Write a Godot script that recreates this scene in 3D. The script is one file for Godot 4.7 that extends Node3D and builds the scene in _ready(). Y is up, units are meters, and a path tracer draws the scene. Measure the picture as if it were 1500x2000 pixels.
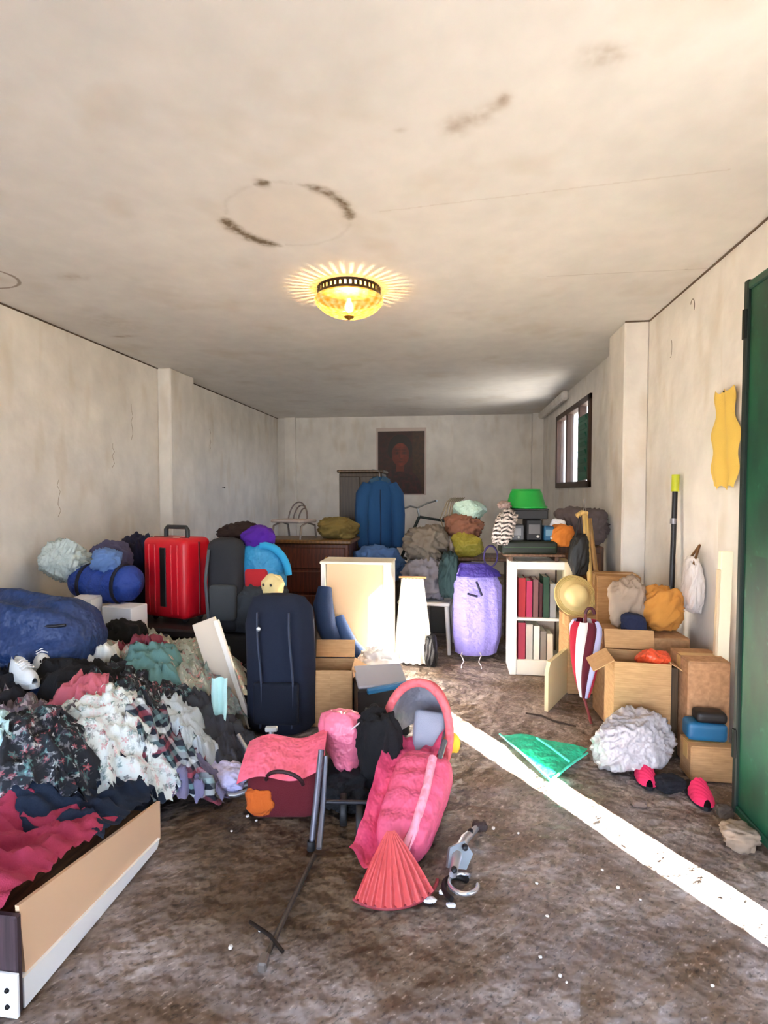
extends Node3D

# ------------------------------------------------------------------ helpers
var used := {}
var mats := {}
const UP := Vector3(0, 1, 0)

func numbered(called: String) -> String:
	if not used.has(called):
		used[called] = 0
		return called
	used[called] += 1
	return "%s_%03d" % [called, used[called]]

func thing(called: String, label: String, category: String, at := Vector3.ZERO, turn := 0.0, group := "") -> Node3D:
	var o := Node3D.new()
	o.name = numbered(called)
	add_child(o, true)
	o.position = at
	o.rotation_degrees.y = turn
	tag(o, label, category, group)
	return o

func tag(o: Node, label: String, category: String, group := "") -> Node:
	o.set_meta("label", label)
	o.set_meta("category", category)
	if group != "":
		o.set_meta("group", group)
	return o

func ST() -> SurfaceTool:
	var st := SurfaceTool.new()
	st.begin(Mesh.PRIMITIVE_TRIANGLES)
	return st

func obj(called: String, st: SurfaceTool, m: Material, parent: Node = null) -> MeshInstance3D:
	st.generate_normals()
	var mi := MeshInstance3D.new()
	mi.mesh = st.commit()
	mi.material_override = m
	if parent == null:
		mi.name = numbered(called)
		add_child(mi, true)
	else:
		mi.name = called
		parent.add_child(mi, true)
	return mi

func solo(called: String, st: SurfaceTool, m: Material, label: String, category: String, at: Vector3, turn := 0.0, group := "") -> MeshInstance3D:
	var o := obj(called, st, m)
	o.position = at
	o.rotation_degrees.y = turn
	tag(o, label, category, group)
	return o

func struct(called: String, st: SurfaceTool, m: Material, parent: Node = null) -> MeshInstance3D:
	var o := obj(called, st, m, parent)
	if parent == null:
		o.set_meta("kind", "structure")
	return o

func B(yaw := 0.0, pitch := 0.0, roll := 0.0) -> Basis:
	return Basis.from_euler(Vector3(deg_to_rad(pitch), deg_to_rad(yaw), deg_to_rad(roll)))

func tri(st: SurfaceTool, a: Vector3, b: Vector3, c: Vector3, inside: Vector3) -> void:
	var n := (b - a).cross(c - a)
	if n.dot((a + b + c) / 3.0 - inside) > 0:   # clockwise = front
		var t := b
		b = c
		c = t
	st.add_vertex(a)
	st.add_vertex(b)
	st.add_vertex(c)

func quad(st: SurfaceTool, a: Vector3, b: Vector3, c: Vector3, d: Vector3, inside: Vector3) -> void:
	tri(st, a, b, c, inside)
	tri(st, a, c, d, inside)

# a box with chamfered edges
func box(st: SurfaceTool, c: Vector3, s: Vector3, b := Basis.IDENTITY, bev := 0.004) -> void:
	st.set_smooth_group(-1)
	var h := s * 0.5
	bev = minf(bev, minf(h.x, minf(h.y, h.z)) * 0.6)
	var i := h - Vector3.ONE * bev
	var v := {}
	for sx in [-1, 1]:
		for sy in [-1, 1]:
			for sz in [-1, 1]:
				var k := Vector3(sx, sy, sz)
				v[[sx, sy, sz, 0]] = c + b * Vector3(h.x * k.x, i.y * k.y, i.z * k.z)
				v[[sx, sy, sz, 1]] = c + b * Vector3(i.x * k.x, h.y * k.y, i.z * k.z)
				v[[sx, sy, sz, 2]] = c + b * Vector3(i.x * k.x, i.y * k.y, h.z * k.z)
				tri(st, v[[sx, sy, sz, 0]], v[[sx, sy, sz, 1]], v[[sx, sy, sz, 2]], c)
	for s1 in [-1, 1]:
		quad(st, v[[s1, -1, -1, 0]], v[[s1, 1, -1, 0]], v[[s1, 1, 1, 0]], v[[s1, -1, 1, 0]], c)
		quad(st, v[[-1, s1, -1, 1]], v[[1, s1, -1, 1]], v[[1, s1, 1, 1]], v[[-1, s1, 1, 1]], c)
		quad(st, v[[-1, -1, s1, 2]], v[[1, -1, s1, 2]], v[[1, 1, s1, 2]], v[[-1, 1, s1, 2]], c)
		for s2 in [-1, 1]:
			quad(st, v[[s1, s2, -1, 0]], v[[s1, s2, 1, 0]], v[[s1, s2, 1, 1]], v[[s1, s2, -1, 1]], c)
			quad(st, v[[s1, -1, s2, 0]], v[[s1, 1, s2, 0]], v[[s1, 1, s2, 2]], v[[s1, -1, s2, 2]], c)
			quad(st, v[[-1, s1, s2, 1]], v[[1, s1, s2, 1]], v[[1, s1, s2, 2]], v[[-1, s1, s2, 2]], c)

# grid over the six faces of a cube, each point passed through f
func cubegrid(st: SurfaceTool, ts: Array, f: Callable) -> void:
	st.set_smooth_group(0)
	var n := ts.size()
	for face in 6:
		var P := []
		for i in n:
			for j in n:
				var u: float = ts[i]
				var w: float = ts[j]
				var q := Vector3.ZERO
				match face:
					0: q = Vector3(1, u, w)
					1: q = Vector3(-1, w, u)
					2: q = Vector3(w, 1, u)
					3: q = Vector3(u, -1, w)
					4: q = Vector3(u, w, 1)
					5: q = Vector3(w, u, -1)
				P.append(f.call(q))
		for i in n - 1:
			for j in n - 1:
				var a: Vector3 = P[i * n + j]
				var b: Vector3 = P[(i + 1) * n + j]
				var c: Vector3 = P[(i + 1) * n + j + 1]
				var d: Vector3 = P[i * n + j + 1]
				st.add_vertex(a); st.add_vertex(c); st.add_vertex(b)
				st.add_vertex(a); st.add_vertex(d); st.add_vertex(c)

func steps(n: int) -> Array:
	var a := []
	for i in n + 1:
		a.append(-1.0 + 2.0 * i / n)
	return a

# rounded box
func rbox(st: SurfaceTool, c: Vector3, s: Vector3, r: float, b := Basis.IDENTITY, belly := 0.0) -> void:
	var h := s * 0.5
	r = minf(r, minf(h.x, minf(h.y, h.z)) * 0.98)
	var ts := [-1.0, -0.96, -0.88, -0.76, -0.5, 0.0, 0.5, 0.76, 0.88, 0.96, 1.0]
	cubegrid(st, ts, func(q: Vector3) -> Vector3:
		var p := Vector3.ZERO
		for k in 3:
			var t: float = q[k]
			var e := 1.0 - r / h[k]
			# spread the outer samples over the rounded rim
			if absf(t) < 1.0:
				t = signf(t) * (absf(t) / 0.76 * e if absf(t) <= 0.76 else e + (absf(t) - 0.76) / 0.24 * (1.0 - e))
			p[k] = t * h[k]
		var inner := Vector3(clampf(p.x, -h.x + r, h.x - r), clampf(p.y, -h.y + r, h.y - r), clampf(p.z, -h.z + r, h.z - r))
		var o := p - inner
		p = inner + o.normalized() * r if o.length() > 1e-6 else p
		if belly != 0.0:
			p *= 1.0 + belly * (1.0 - q.x * q.x) * (1.0 - q.y * q.y) + belly * (1.0 - q.z * q.z) * (1.0 - q.y * q.y)
		return c + b * p)

# crumpled lump of cloth, standing on its flattened base at y = 0; ex = 10 asks for the flat facets of plastic film
func lump(st: SurfaceTool, s: Vector3, sd: int, fold := 0.16, freq := 2.2, ex := 3.0, n := 22, b := Basis.IDENTITY, c := Vector3.ZERO, taper := 0.0) -> void:
	var ns := FastNoiseLite.new()
	ns.seed = sd
	ns.noise_type = FastNoiseLite.TYPE_SIMPLEX_SMOOTH
	ns.fractal_type = FastNoiseLite.FRACTAL_NONE
	ns.frequency = 1.0
	var r := RandomNumberGenerator.new()
	r.seed = sd * 7 + 3
	var rot := Basis.from_euler(Vector3(r.randf_range(-0.7, 0.7), r.randf() * TAU, r.randf_range(-0.9, 0.9)))
	var rot2 := Basis.from_euler(Vector3(r.randf() * TAU, r.randf() * TAU, r.randf() * TAU))
	var planes := []
	if ex > 9.0:
		for k in 20:
			planes.append([Vector3(r.randf_range(-1, 1), r.randf_range(-1, 1), r.randf_range(-1, 1)).normalized(), r.randf_range(0.70, 1.08)])
	var e := 2.6 if ex > 9.0 else ex
	cubegrid(st, steps(maxi(n, 10)), func(q: Vector3) -> Vector3:
		var d := q.normalized()
		var rr := pow(pow(absf(d.x), e) + pow(absf(d.y), e) + pow(absf(d.z), e), -1.0 / e)
		var long := rot * d * Vector3(1.5, 0.55, 0.9) * freq * 0.8
		var cross := rot2 * d * Vector3(1.2, 0.5, 1.6) * freq * 1.1
		var ridge := 1.0 - absf(ns.get_noise_3dv(long)) * 2.4
		var fine := 1.0 - absf(ns.get_noise_3dv(cross + Vector3(7, 3, 9))) * 2.2
		var sag := ns.get_noise_3dv(d * 0.8 + Vector3(20, 0, 0))
		if planes.size() > 0:
			var pr := 1.25
			for p in planes:
				var dt: float = d.dot(p[0])
				if dt > 0.05:
					pr = minf(pr, p[1] / dt)
			rr = rr * pr * (1.0 + fold * 0.18 * (fine - 0.3))
		else:
			rr *= 1.0 + fold * (ridge * 0.75 + fine * 0.35 - 0.3) + 0.16 * sag
		var p := d * rr
		p.y = maxf(p.y, -0.93)
		var tp := 1.0 - taper * (p.y * 0.5 + 0.5)
		p.x *= tp
		p.z *= tp
		return c + b * Vector3(p.x * s.x * 0.5, (p.y + 0.93) * s.y * 0.5 / 0.97, p.z * s.z * 0.5))

func tube(st: SurfaceTool, pts: Array, r, sides := 8, flat := 1.0) -> void:
	st.set_smooth_group(0)
	var n := pts.size()
	var rings := []
	var prev := Vector3.ZERO
	for i in n:
		var a: Vector3 = pts[maxi(i - 1, 0)]
		var b: Vector3 = pts[mini(i + 1, n - 1)]
		var t := (b - a).normalized()
		var side := prev - t * prev.dot(t)
		if side.length() < 0.1:
			side = t.cross(UP)
			if side.length() < 0.1:
				side = t.cross(Vector3(1, 0, 0))
		side = side.normalized()
		prev = side
		var up := side.cross(t)
		var rad: float = r[i] if r is Array else r
		var ring := []
		for k in sides:
			var an := TAU * k / sides
			ring.append(pts[i] + side * cos(an) * rad + up * sin(an) * rad * flat)
		rings.append(ring)
	for i in n - 1:
		for k in sides:
			var k2 := (k + 1) % sides
			var mid: Vector3 = (pts[i] + pts[i + 1]) * 0.5
			quad(st, rings[i][k], rings[i][k2], rings[i + 1][k2], rings[i + 1][k], mid)
	st.set_smooth_group(-1)
	for e in [0, n - 1]:
		var inside: Vector3 = pts[1] if e == 0 else pts[n - 2]
		for k in range(1, sides - 1):
			tri(st, rings[e][0], rings[e][k], rings[e][k + 1], inside)

func lathe(st: SurfaceTool, prof: Array, segs := 32, c := Vector3.ZERO, b := Basis.IDENTITY) -> void:
	st.set_smooth_group(0)
	for i in prof.size() - 1:
		var p: Vector2 = prof[i]
		var q: Vector2 = prof[i + 1]
		for k in segs:
			var a0 := TAU * k / segs
			var a1 := TAU * (k + 1) / segs
			if k == segs - 1:
				a1 = 0.0
			var A := c + b * Vector3(p.x * cos(a0), p.y, p.x * sin(a0))
			var Bq := c + b * Vector3(p.x * cos(a1), p.y, p.x * sin(a1))
			var C := c + b * Vector3(q.x * cos(a1), q.y, q.x * sin(a1))
			var D := c + b * Vector3(q.x * cos(a0), q.y, q.x * sin(a0))
			# profile runs so that its left side is inside
			if p.x > 1e-5:
				st.add_vertex(A); st.add_vertex(Bq); st.add_vertex(C)
			if q.x > 1e-5:
				st.add_vertex(A); st.add_vertex(C); st.add_vertex(D)

func sheet(st: SurfaceTool, nu: int, nv: int, f: Callable, uv := false) -> void:
	st.set_smooth_group(0)
	var P := []
	for i in nu + 1:
		for j in nv + 1:
			P.append(f.call(float(i) / nu, float(j) / nv))
	for i in nu:
		for j in nv:
			var ids := [[i, j], [i + 1, j], [i + 1, j + 1], [i, j], [i + 1, j + 1], [i, j + 1]]
			for q in ids:
				if uv:
					st.set_uv(Vector2(float(q[0]) / nu, float(q[1]) / nv))
				st.add_vertex(P[q[0] * (nv + 1) + q[1]])

# extruded outline in the xy plane
func prism(st: SurfaceTool, outline: PackedVector2Array, z0: float, z1: float, b := Basis.IDENTITY, c := Vector3.ZERO) -> void:
	st.set_smooth_group(-1)
	var ids := Geometry2D.triangulate_polygon(outline)
	var mid := c + b * Vector3(0, 0, (z0 + z1) * 0.5)
	for k in range(0, ids.size(), 3):
		for z in [z0, z1]:
			var t := []
			for e in 3:
				t.append(c + b * Vector3(outline[ids[k + e]].x, outline[ids[k + e]].y, z))
			var cen: Vector3 = (t[0] + t[1] + t[2]) / 3.0
			tri(st, t[0], t[1], t[2], cen - b * Vector3(0, 0, z - (z0 + z1) * 0.5))
	var ccw := not Geometry2D.is_polygon_clockwise(outline)
	for k in outline.size():
		var p := outline[k]
		var q := outline[(k + 1) % outline.size()]
		var e := (q - p).normalized()
		var out := Vector2(e.y, -e.x) if ccw else Vector2(-e.y, e.x)
		var m := (p + q) * 0.5 - out * 0.01
		quad(st, c + b * Vector3(p.x, p.y, z0), c + b * Vector3(q.x, q.y, z0), c + b * Vector3(q.x, q.y, z1), c + b * Vector3(p.x, p.y, z1), c + b * Vector3(m.x, m.y, (z0 + z1) * 0.5))

# ------------------------------------------------------------------ materials
func noise(sd: int, freq: float, oct := 4) -> FastNoiseLite:
	var n := FastNoiseLite.new()
	n.seed = sd
	n.frequency = freq
	n.noise_type = FastNoiseLite.TYPE_SIMPLEX_SMOOTH
	n.fractal_octaves = oct
	return n

func nmap(sd: int, freq: float, w: int, strength: float, oct := 4) -> ImageTexture:
	var im := noise(sd, freq, oct).get_seamless_image(w, w)
	im.convert(Image.FORMAT_RGB8)
	im.bump_map_to_normal_map(strength)
	return ImageTexture.create_from_image(im)

func tex(w: int, h: int, f: Callable) -> ImageTexture:
	var data := PackedByteArray()
	data.resize(w * h * 3)
	for y in h:
		for x in w:
			var c: Color = f.call(x, y)
			var k := (y * w + x) * 3
			data[k] = clampi(int(c.r * 255.0), 0, 255)
			data[k + 1] = clampi(int(c.g * 255.0), 0, 255)
			data[k + 2] = clampi(int(c.b * 255.0), 0, 255)
	return ImageTexture.create_from_image(Image.create_from_data(w, h, false, Image.FORMAT_RGB8, data))

func hexc(h: String) -> Color:
	return Color.html(h)

var weave: ImageTexture
var crumple: ImageTexture

func plain(c, rough := 0.8, metal := 0.0) -> StandardMaterial3D:
	var col: Color = hexc(c) if c is String else c
	var key := "%s%.2f%.2f" % [col.to_html(), rough, metal]
	if not mats.has(key):
		var m := StandardMaterial3D.new()
		m.albedo_color = col
		m.roughness = rough
		m.metallic = metal
		mats[key] = m
	return mats[key]

# plain woven cloth
func cloth(c: String, fine := 9.0) -> StandardMaterial3D:
	var key := "cloth" + c
	if not mats.has(key):
		var m := StandardMaterial3D.new()
		m.albedo_color = hexc(c)
		m.roughness = 0.95
		m.cull_mode = BaseMaterial3D.CULL_DISABLED
		m.normal_enabled = true
		m.normal_texture = weave
		m.normal_scale = 0.8
		m.uv1_triplanar = true
		m.uv1_scale = Vector3.ONE * fine
		mats[key] = m
	return mats[key]

# thin plastic film or glossy nylon
func film(c: String, rough := 0.35, back := 0.0) -> StandardMaterial3D:
	var key := "film%s%.2f" % [c, rough]
	if not mats.has(key):
		var m := StandardMaterial3D.new()
		m.albedo_color = hexc(c)
		m.roughness = rough
		m.cull_mode = BaseMaterial3D.CULL_DISABLED
		m.normal_enabled = true
		m.normal_texture = crumple
		m.normal_scale = 0.8
		m.uv1_triplanar = true
		m.uv1_scale = Vector3.ONE * 3.0
		if back > 0.0:
			m.backlight_enabled = true
			m.backlight = Color(back, back, back)
		mats[key] = m
	return mats[key]

func printed(t: Texture2D, scale := 2.5, rough := 0.9) -> StandardMaterial3D:
	var m := StandardMaterial3D.new()
	m.albedo_texture = t
	m.roughness = rough
	m.cull_mode = BaseMaterial3D.CULL_DISABLED
	m.uv1_triplanar = true
	m.uv1_scale = Vector3.ONE * scale
	m.normal_enabled = true
	m.normal_texture = weave
	m.normal_scale = 0.4
	return m

# flowered print: blotches of a few colours on a ground colour
func floral(sd: int, ground: String, cols: Array, count: int, big := 10.0) -> ImageTexture:
	var w := 192
	var im := Image.create(w, w, false, Image.FORMAT_RGB8)
	im.fill(hexc(ground))
	var r := RandomNumberGenerator.new()
	r.seed = sd
	for k in count:
		var cx := r.randi_range(0, w - 1)
		var cy := r.randi_range(0, w - 1)
		var col: Color = hexc(cols[r.randi_range(0, cols.size() - 1)])
		var petals := r.randi_range(3, 6)
		var rad := r.randf_range(0.35, 1.0) * big
		var ph := r.randf() * TAU
		for y in range(-int(rad), int(rad) + 1):
			for x in range(-int(rad), int(rad) + 1):
				var d := sqrt(float(x * x + y * y))
				if d < rad * (0.68 + 0.32 * cos(petals * atan2(y, x) + ph)):
					var c2 := col if d > rad * 0.25 else col.lightened(0.4)
					im.set_pixel(posmod(cx + x, w), posmod(cy + y, w), c2)
	return ImageTexture.create_from_image(im)

func stripes(cols: Array, bands: int) -> ImageTexture:
	return tex(128, 128, func(_x: int, y: int) -> Color:
		var k := int(y * bands / 128.0) % cols.size()
		return hexc(cols[k]))

var card_tex: ImageTexture
var card_tex2: ImageTexture
func card(tint := "ffffff", second := false) -> StandardMaterial3D:
	var key := "card" + tint + str(second)
	if not mats.has(key):
		var m := StandardMaterial3D.new()
		m.albedo_texture = card_tex2 if second else card_tex
		m.albedo_color = hexc(tint)
		m.roughness = 0.92
		m.uv1_triplanar = true
		m.uv1_scale = Vector3.ONE * 2.0
		mats[key] = m
	return mats[key]

var wood_tex: ImageTexture
func wood(tint: String, rough := 0.55) -> StandardMaterial3D:
	var key := "wood%s%.2f" % [tint, rough]
	if not mats.has(key):
		var m := StandardMaterial3D.new()
		m.albedo_texture = wood_tex
		m.albedo_color = hexc(tint)
		m.roughness = rough
		m.uv1_triplanar = true
		m.uv1_scale = Vector3(3.0, 1.2, 3.0)
		mats[key] = m
	return mats[key]

# ------------------------------------------------------------------ the heap on the left
func mound(x: float, z: float) -> float:
	var e := smoothstep(-0.98, -1.62, x)
	var h := (0.27 + 0.14 * exp(-pow((z + 2.3) / 0.8, 2))) * e
	h += 0.05 * smoothstep(-1.9, -2.6, x)
	if z > -2.02 and x < -1.12:
		h = maxf(h, lerpf(0.30, 0.17, clampf((-1.27 - z) / 0.7, 0.0, 1.0)) + 0.012)
	h += 0.028 * sin(x * 9.0 + z * 5.0) * e + 0.02 * sin(z * 13.0 - x * 4.0) * e
	return h

func drape(called: String, label: String, category: String, at: Vector2, size: Vector2, turn: float, lift: float, sd: int, m: Material, group := "", rag := 1.0) -> void:
	var st := ST()
	var ns := noise(sd, 1.0, 2)
	var ca := cos(deg_to_rad(turn))
	var sa := sin(deg_to_rad(turn))
	var base := mound(at.x, at.y)
	sheet(st, 40, 34, func(u: float, v: float) -> Vector3:
		var lx := (u - 0.5) * size.x
		var lz := (v - 0.5) * size.y
		# wavy edge, pulled together in places like a garment thrown down
		var pull := 1.0 - rag * 0.28 * absf(ns.get_noise_2d(u * 2.5 + 9.0, v * 2.5)) * 2.0
		lx *= pull + rag * 0.12 * ns.get_noise_2d(v * 5.0, 3.0)
		lz *= pull + rag * 0.12 * ns.get_noise_2d(u * 5.0, 8.0)
		var x := lx * ca - lz * sa
		var z := lx * sa + lz * ca
		var f := 1.0 - absf(ns.get_noise_2d(lx * 7.0, lz * 3.2)) * 2.4
		var f2 := 1.0 - absf(ns.get_noise_2d(lx * 13.0 + 40.0, lz * 9.0)) * 2.0
		var rim := minf(minf(u, 1.0 - u), minf(v, 1.0 - v))
		var y := mound(at.x + x, at.y + z) + lift * smoothstep(0.0, 0.16, rim) + 0.006
		y += 0.05 * maxf(f, 0.0) * smoothstep(0.0, 0.1, rim) + 0.018 * maxf(f2, 0.0)
		return Vector3(x, y - base, z))
	solo(called, st, m, label, category, Vector3(at.x, base, at.y), 0.0, group)

func carton(called: String, label: String, at: Vector3, s: Vector3, turn: float, m: Material, open := false, tape := "c9a064", group := "") -> Node3D:
	var t := thing(called, label, "box", at, turn, group)
	var h := s * 0.5
	if open:
		var st := ST()
		var k := 0.006
		box(st, Vector3(0, k * 0.5, 0), Vector3(s.x, k, s.z), Basis.IDENTITY, 0.001)
		for e in [-1, 1]:
			box(st, Vector3(e * (h.x - k * 0.5), h.y, 0), Vector3(k, s.y, s.z), Basis.IDENTITY, 0.001)
			box(st, Vector3(0, h.y, e * (h.z - k * 0.5)), Vector3(s.x - 2 * k, s.y, k), Basis.IDENTITY, 0.001)
		obj("body", st, m, t)
		for e in [-1, 1]:
			var fl := ST()
			box(fl, Vector3(e * (h.x + s.x * 0.18), s.y - s.x * 0.1, 0), Vector3(s.x * 0.45, 0.005, s.z * 0.98), B(0, 0, -e * 32.0), 0.001)
			obj("flap", fl, m, t)
		var f2 := ST()
		box(f2, Vector3(0, s.y + s.z * 0.2, -h.z - 0.05), Vector3(s.x * 0.96, s.z * 0.45, 0.005), B(0, -14), 0.001)
		obj("flap", f2, m, t)
	else:
		var st := ST()
		box(st, Vector3(0, h.y, 0), s, Basis.IDENTITY, 0.006)
		obj("body", st, m, t)
		for e in [-1, 1]:
			var fl := ST()
			box(fl, Vector3(0, s.y + 0.002, e * (h.z * 0.5)), Vector3(s.x * 0.985, 0.005, h.z * 0.975), B(0, e * 1.2), 0.001)
			obj("flap", fl, m, t)
		var tp := ST()
		box(tp, Vector3(0, s.y + 0.0055, 0), Vector3(s.x * 0.99, 0.001, 0.05), Basis.IDENTITY, 0.0003)
		for e in [-1, 1]:
			box(tp, Vector3(e * (h.x + 0.0008), s.y - 0.04, 0), Vector3(0.001, 0.08, 0.05), Basis.IDENTITY, 0.0003)
		obj("tape", tp, plain(tape, 0.35), t)
	return t

# rings of ellipses [y, rx, rz, cx, cz] with pleats
func loft(st: SurfaceTool, sec: Array, segs := 28, pleats := 0, depth := 0.0, sd := 0) -> void:
	st.set_smooth_group(0)
	var ns := noise(sd, 1.0, 2)
	var rings := []
	for s in sec:
		var ring := []
		for k in segs:
			var a := TAU * k / segs
			var m := 1.0
			if pleats > 0:
				m += depth * cos(pleats * a + 2.0 * ns.get_noise_1d(s[0] * 6.0))
			m += depth * 1.4 * ns.get_noise_3d(cos(a) * 2.2, s[0] * 7.0, sin(a) * 2.2)
			ring.append(Vector3(s[3] + cos(a) * s[1] * m, s[0], s[4] + sin(a) * s[2] * m))
		rings.append(ring)
	for i in rings.size() - 1:
		var mid := Vector3((sec[i][3] + sec[i + 1][3]) * 0.5, (sec[i][0] + sec[i + 1][0]) * 0.5, (sec[i][4] + sec[i + 1][4]) * 0.5)
		for k in segs:
			var k2 := (k + 1) % segs
			quad(st, rings[i][k], rings[i][k2], rings[i + 1][k2], rings[i + 1][k], mid)
	st.set_smooth_group(-1)
	for e in [0, rings.size() - 1]:
		var c := Vector3(sec[e][3], sec[e][0], sec[e][4])
		var o: int = 1 if e == 0 else e - 1
		var ins := Vector3(sec[o][3], sec[o][0], sec[o][4])
		for k in segs:
			tri(st, c, rings[e][k], rings[e][(k + 1) % segs], ins)

func arc(c: Vector3, ax: Vector3, ay: Vector3, a0: float, a1: float, n: int) -> Array:
	var p := []
	for i in n + 1:
		var a := deg_to_rad(lerpf(a0, a1, float(i) / n))
		p.append(c + ax * cos(a) + ay * sin(a))
	return p

func wheel(parent: Node, c: Vector3, r: float, w: float, axis: Basis, hubm: Material) -> void:
	var st := ST()
	lathe(st, [Vector2(r * 0.72, -w * 0.5), Vector2(r * 0.95, -w * 0.5), Vector2(r, -w * 0.25), Vector2(r, w * 0.25), Vector2(r * 0.95, w * 0.5), Vector2(r * 0.72, w * 0.5), Vector2(r * 0.72, -w * 0.5)], 24, c, axis)
	obj("wheel", st, plain("141416", 0.6), parent)
	var hb := ST()
	lathe(hb, [Vector2(0.0, -w * 0.45), Vector2(r * 0.25, -w * 0.45), Vector2(r * 0.72, -w * 0.2), Vector2(r * 0.72, w * 0.2), Vector2(r * 0.25, w * 0.45), Vector2(0.0, w * 0.45)], 24, c, axis)
	obj("hub", hb, hubm, parent)

func _ready() -> void:
	# ---------------------------------------------------------------- camera, sky, sun, exposure
	var cam := Camera3D.new()
	cam.name = "camera"
	cam.position = Vector3(0, 1.4, 0)
	cam.rotation_degrees = Vector3(-2.1816, 7.3212, 0)
	cam.fov = 87.206
	cam.near = 0.05
	cam.far = 200.0
	cam.current = true
	add_child(cam)

	var env := Environment.new()
	env.tonemap_mode = Environment.TONE_MAPPER_LINEAR
	env.tonemap_exposure = 16.5
	env.sdfgi_enabled = true
	env.ssao_enabled = true
	env.ssil_enabled = true
	env.background_mode = Environment.BG_SKY
	var psm := ProceduralSkyMaterial.new()
	psm.sky_top_color = Color(0.55, 0.70, 0.92)
	psm.sky_horizon_color = Color(0.93, 0.95, 0.98)
	psm.ground_horizon_color = Color(0.80, 0.78, 0.74)
	psm.ground_bottom_color = Color(0.55, 0.52, 0.48)
	psm.sky_curve = 0.2
	psm.sky_energy_multiplier = 1.0
	psm.sun_angle_max = 4.0
	var sky := Sky.new()
	sky.sky_material = psm
	env.sky = sky
	var we := WorldEnvironment.new()
	we.name = "world_environment"
	we.environment = env
	add_child(we)

	var sun := DirectionalLight3D.new()
	sun.name = "sun"
	sun.light_color = Color(1.0, 0.98, 0.95)
	sun.light_energy = 9.0
	sun.light_angular_distance = 0.5
	sun.shadow_enabled = true
	add_child(sun)
	sun.look_at_from_position(Vector3(0, 5, 0), Vector3(0, 5, 0) + Vector3(-0.511, -0.469, -0.720), UP)

	# ---------------------------------------------------------------- textures
	weave = nmap(5, 0.09, 256, 3.0, 2)
	crumple = nmap(9, 0.02, 256, 14.0, 3)
	var rough_n := nmap(21, 0.035, 512, 9.0, 6)
	var plaster_n := nmap(31, 0.012, 512, 3.0, 5)
	build_textures()
	build_room(rough_n, plaster_n)
	build_lamp()
	build_left()
	build_middle()
	build_right()
	build_front()

func build_textures() -> void:
	var a := noise(41, 0.03, 4)
	card_tex = tex(256, 256, func(x: int, y: int) -> Color:
		var v := a.get_noise_2d(x * 0.6, y * 3.0) * 0.06 + (0.02 if (y / 3) % 2 == 0 else 0.0)
		return Color(0.72 + v, 0.60 + v, 0.46 + v))
	card_tex2 = tex(256, 256, func(x: int, y: int) -> Color:
		var v := a.get_noise_2d(x * 1.5, y * 1.5) * 0.09
		return Color(0.70 + v, 0.59 + v, 0.48 + v))
	wood_tex = tex(256, 256, func(x: int, y: int) -> Color:
		var w := a.get_noise_2d(x * 5.0, y * 0.35)
		var r := sin(x * 0.22 + 4.0 * a.get_noise_2d(x * 0.4, y * 0.25)) * 0.5 + 0.5
		var v := 0.72 + 0.16 * w + 0.16 * r
		return Color(v, v * 0.95, v * 0.9))

func wall_material(sd: int, plaster_n: Texture2D) -> StandardMaterial3D:
	var a := noise(sd, 0.006, 4)
	var b := noise(sd + 1, 0.02, 5)
	var c := noise(sd + 2, 0.012, 3)
	var t := tex(512, 512, func(x: int, y: int) -> Color:
		# wrapped by blending two shifted copies
		var n1 := a.get_noise_2d(x, y)
		var n2 := b.get_noise_2d(x * 1.0, y * 0.8)
		var g := clampf((c.get_noise_2d(x * 1.4, y * 0.5) - 0.22) * 2.2, 0.0, 1.0)
		var v := 1.0 + 0.05 * n1 + 0.05 * n2
		var col := Color(0.905 * v, 0.885 * v, 0.855 * v)
		return col.lerp(Color(0.74, 0.66, 0.55), g * 0.25))
	var m := StandardMaterial3D.new()
	m.albedo_texture = t
	m.roughness = 0.93
	m.normal_enabled = true
	m.normal_texture = plaster_n
	m.normal_scale = 0.5
	m.uv1_triplanar = true
	m.uv1_world_triplanar = true
	m.uv1_scale = Vector3.ONE * 0.31
	return m

const LX := -3.1
const RX := 1.477
const BZ := -9.3
const HH := 2.7
const FZ := 1.4

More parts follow.
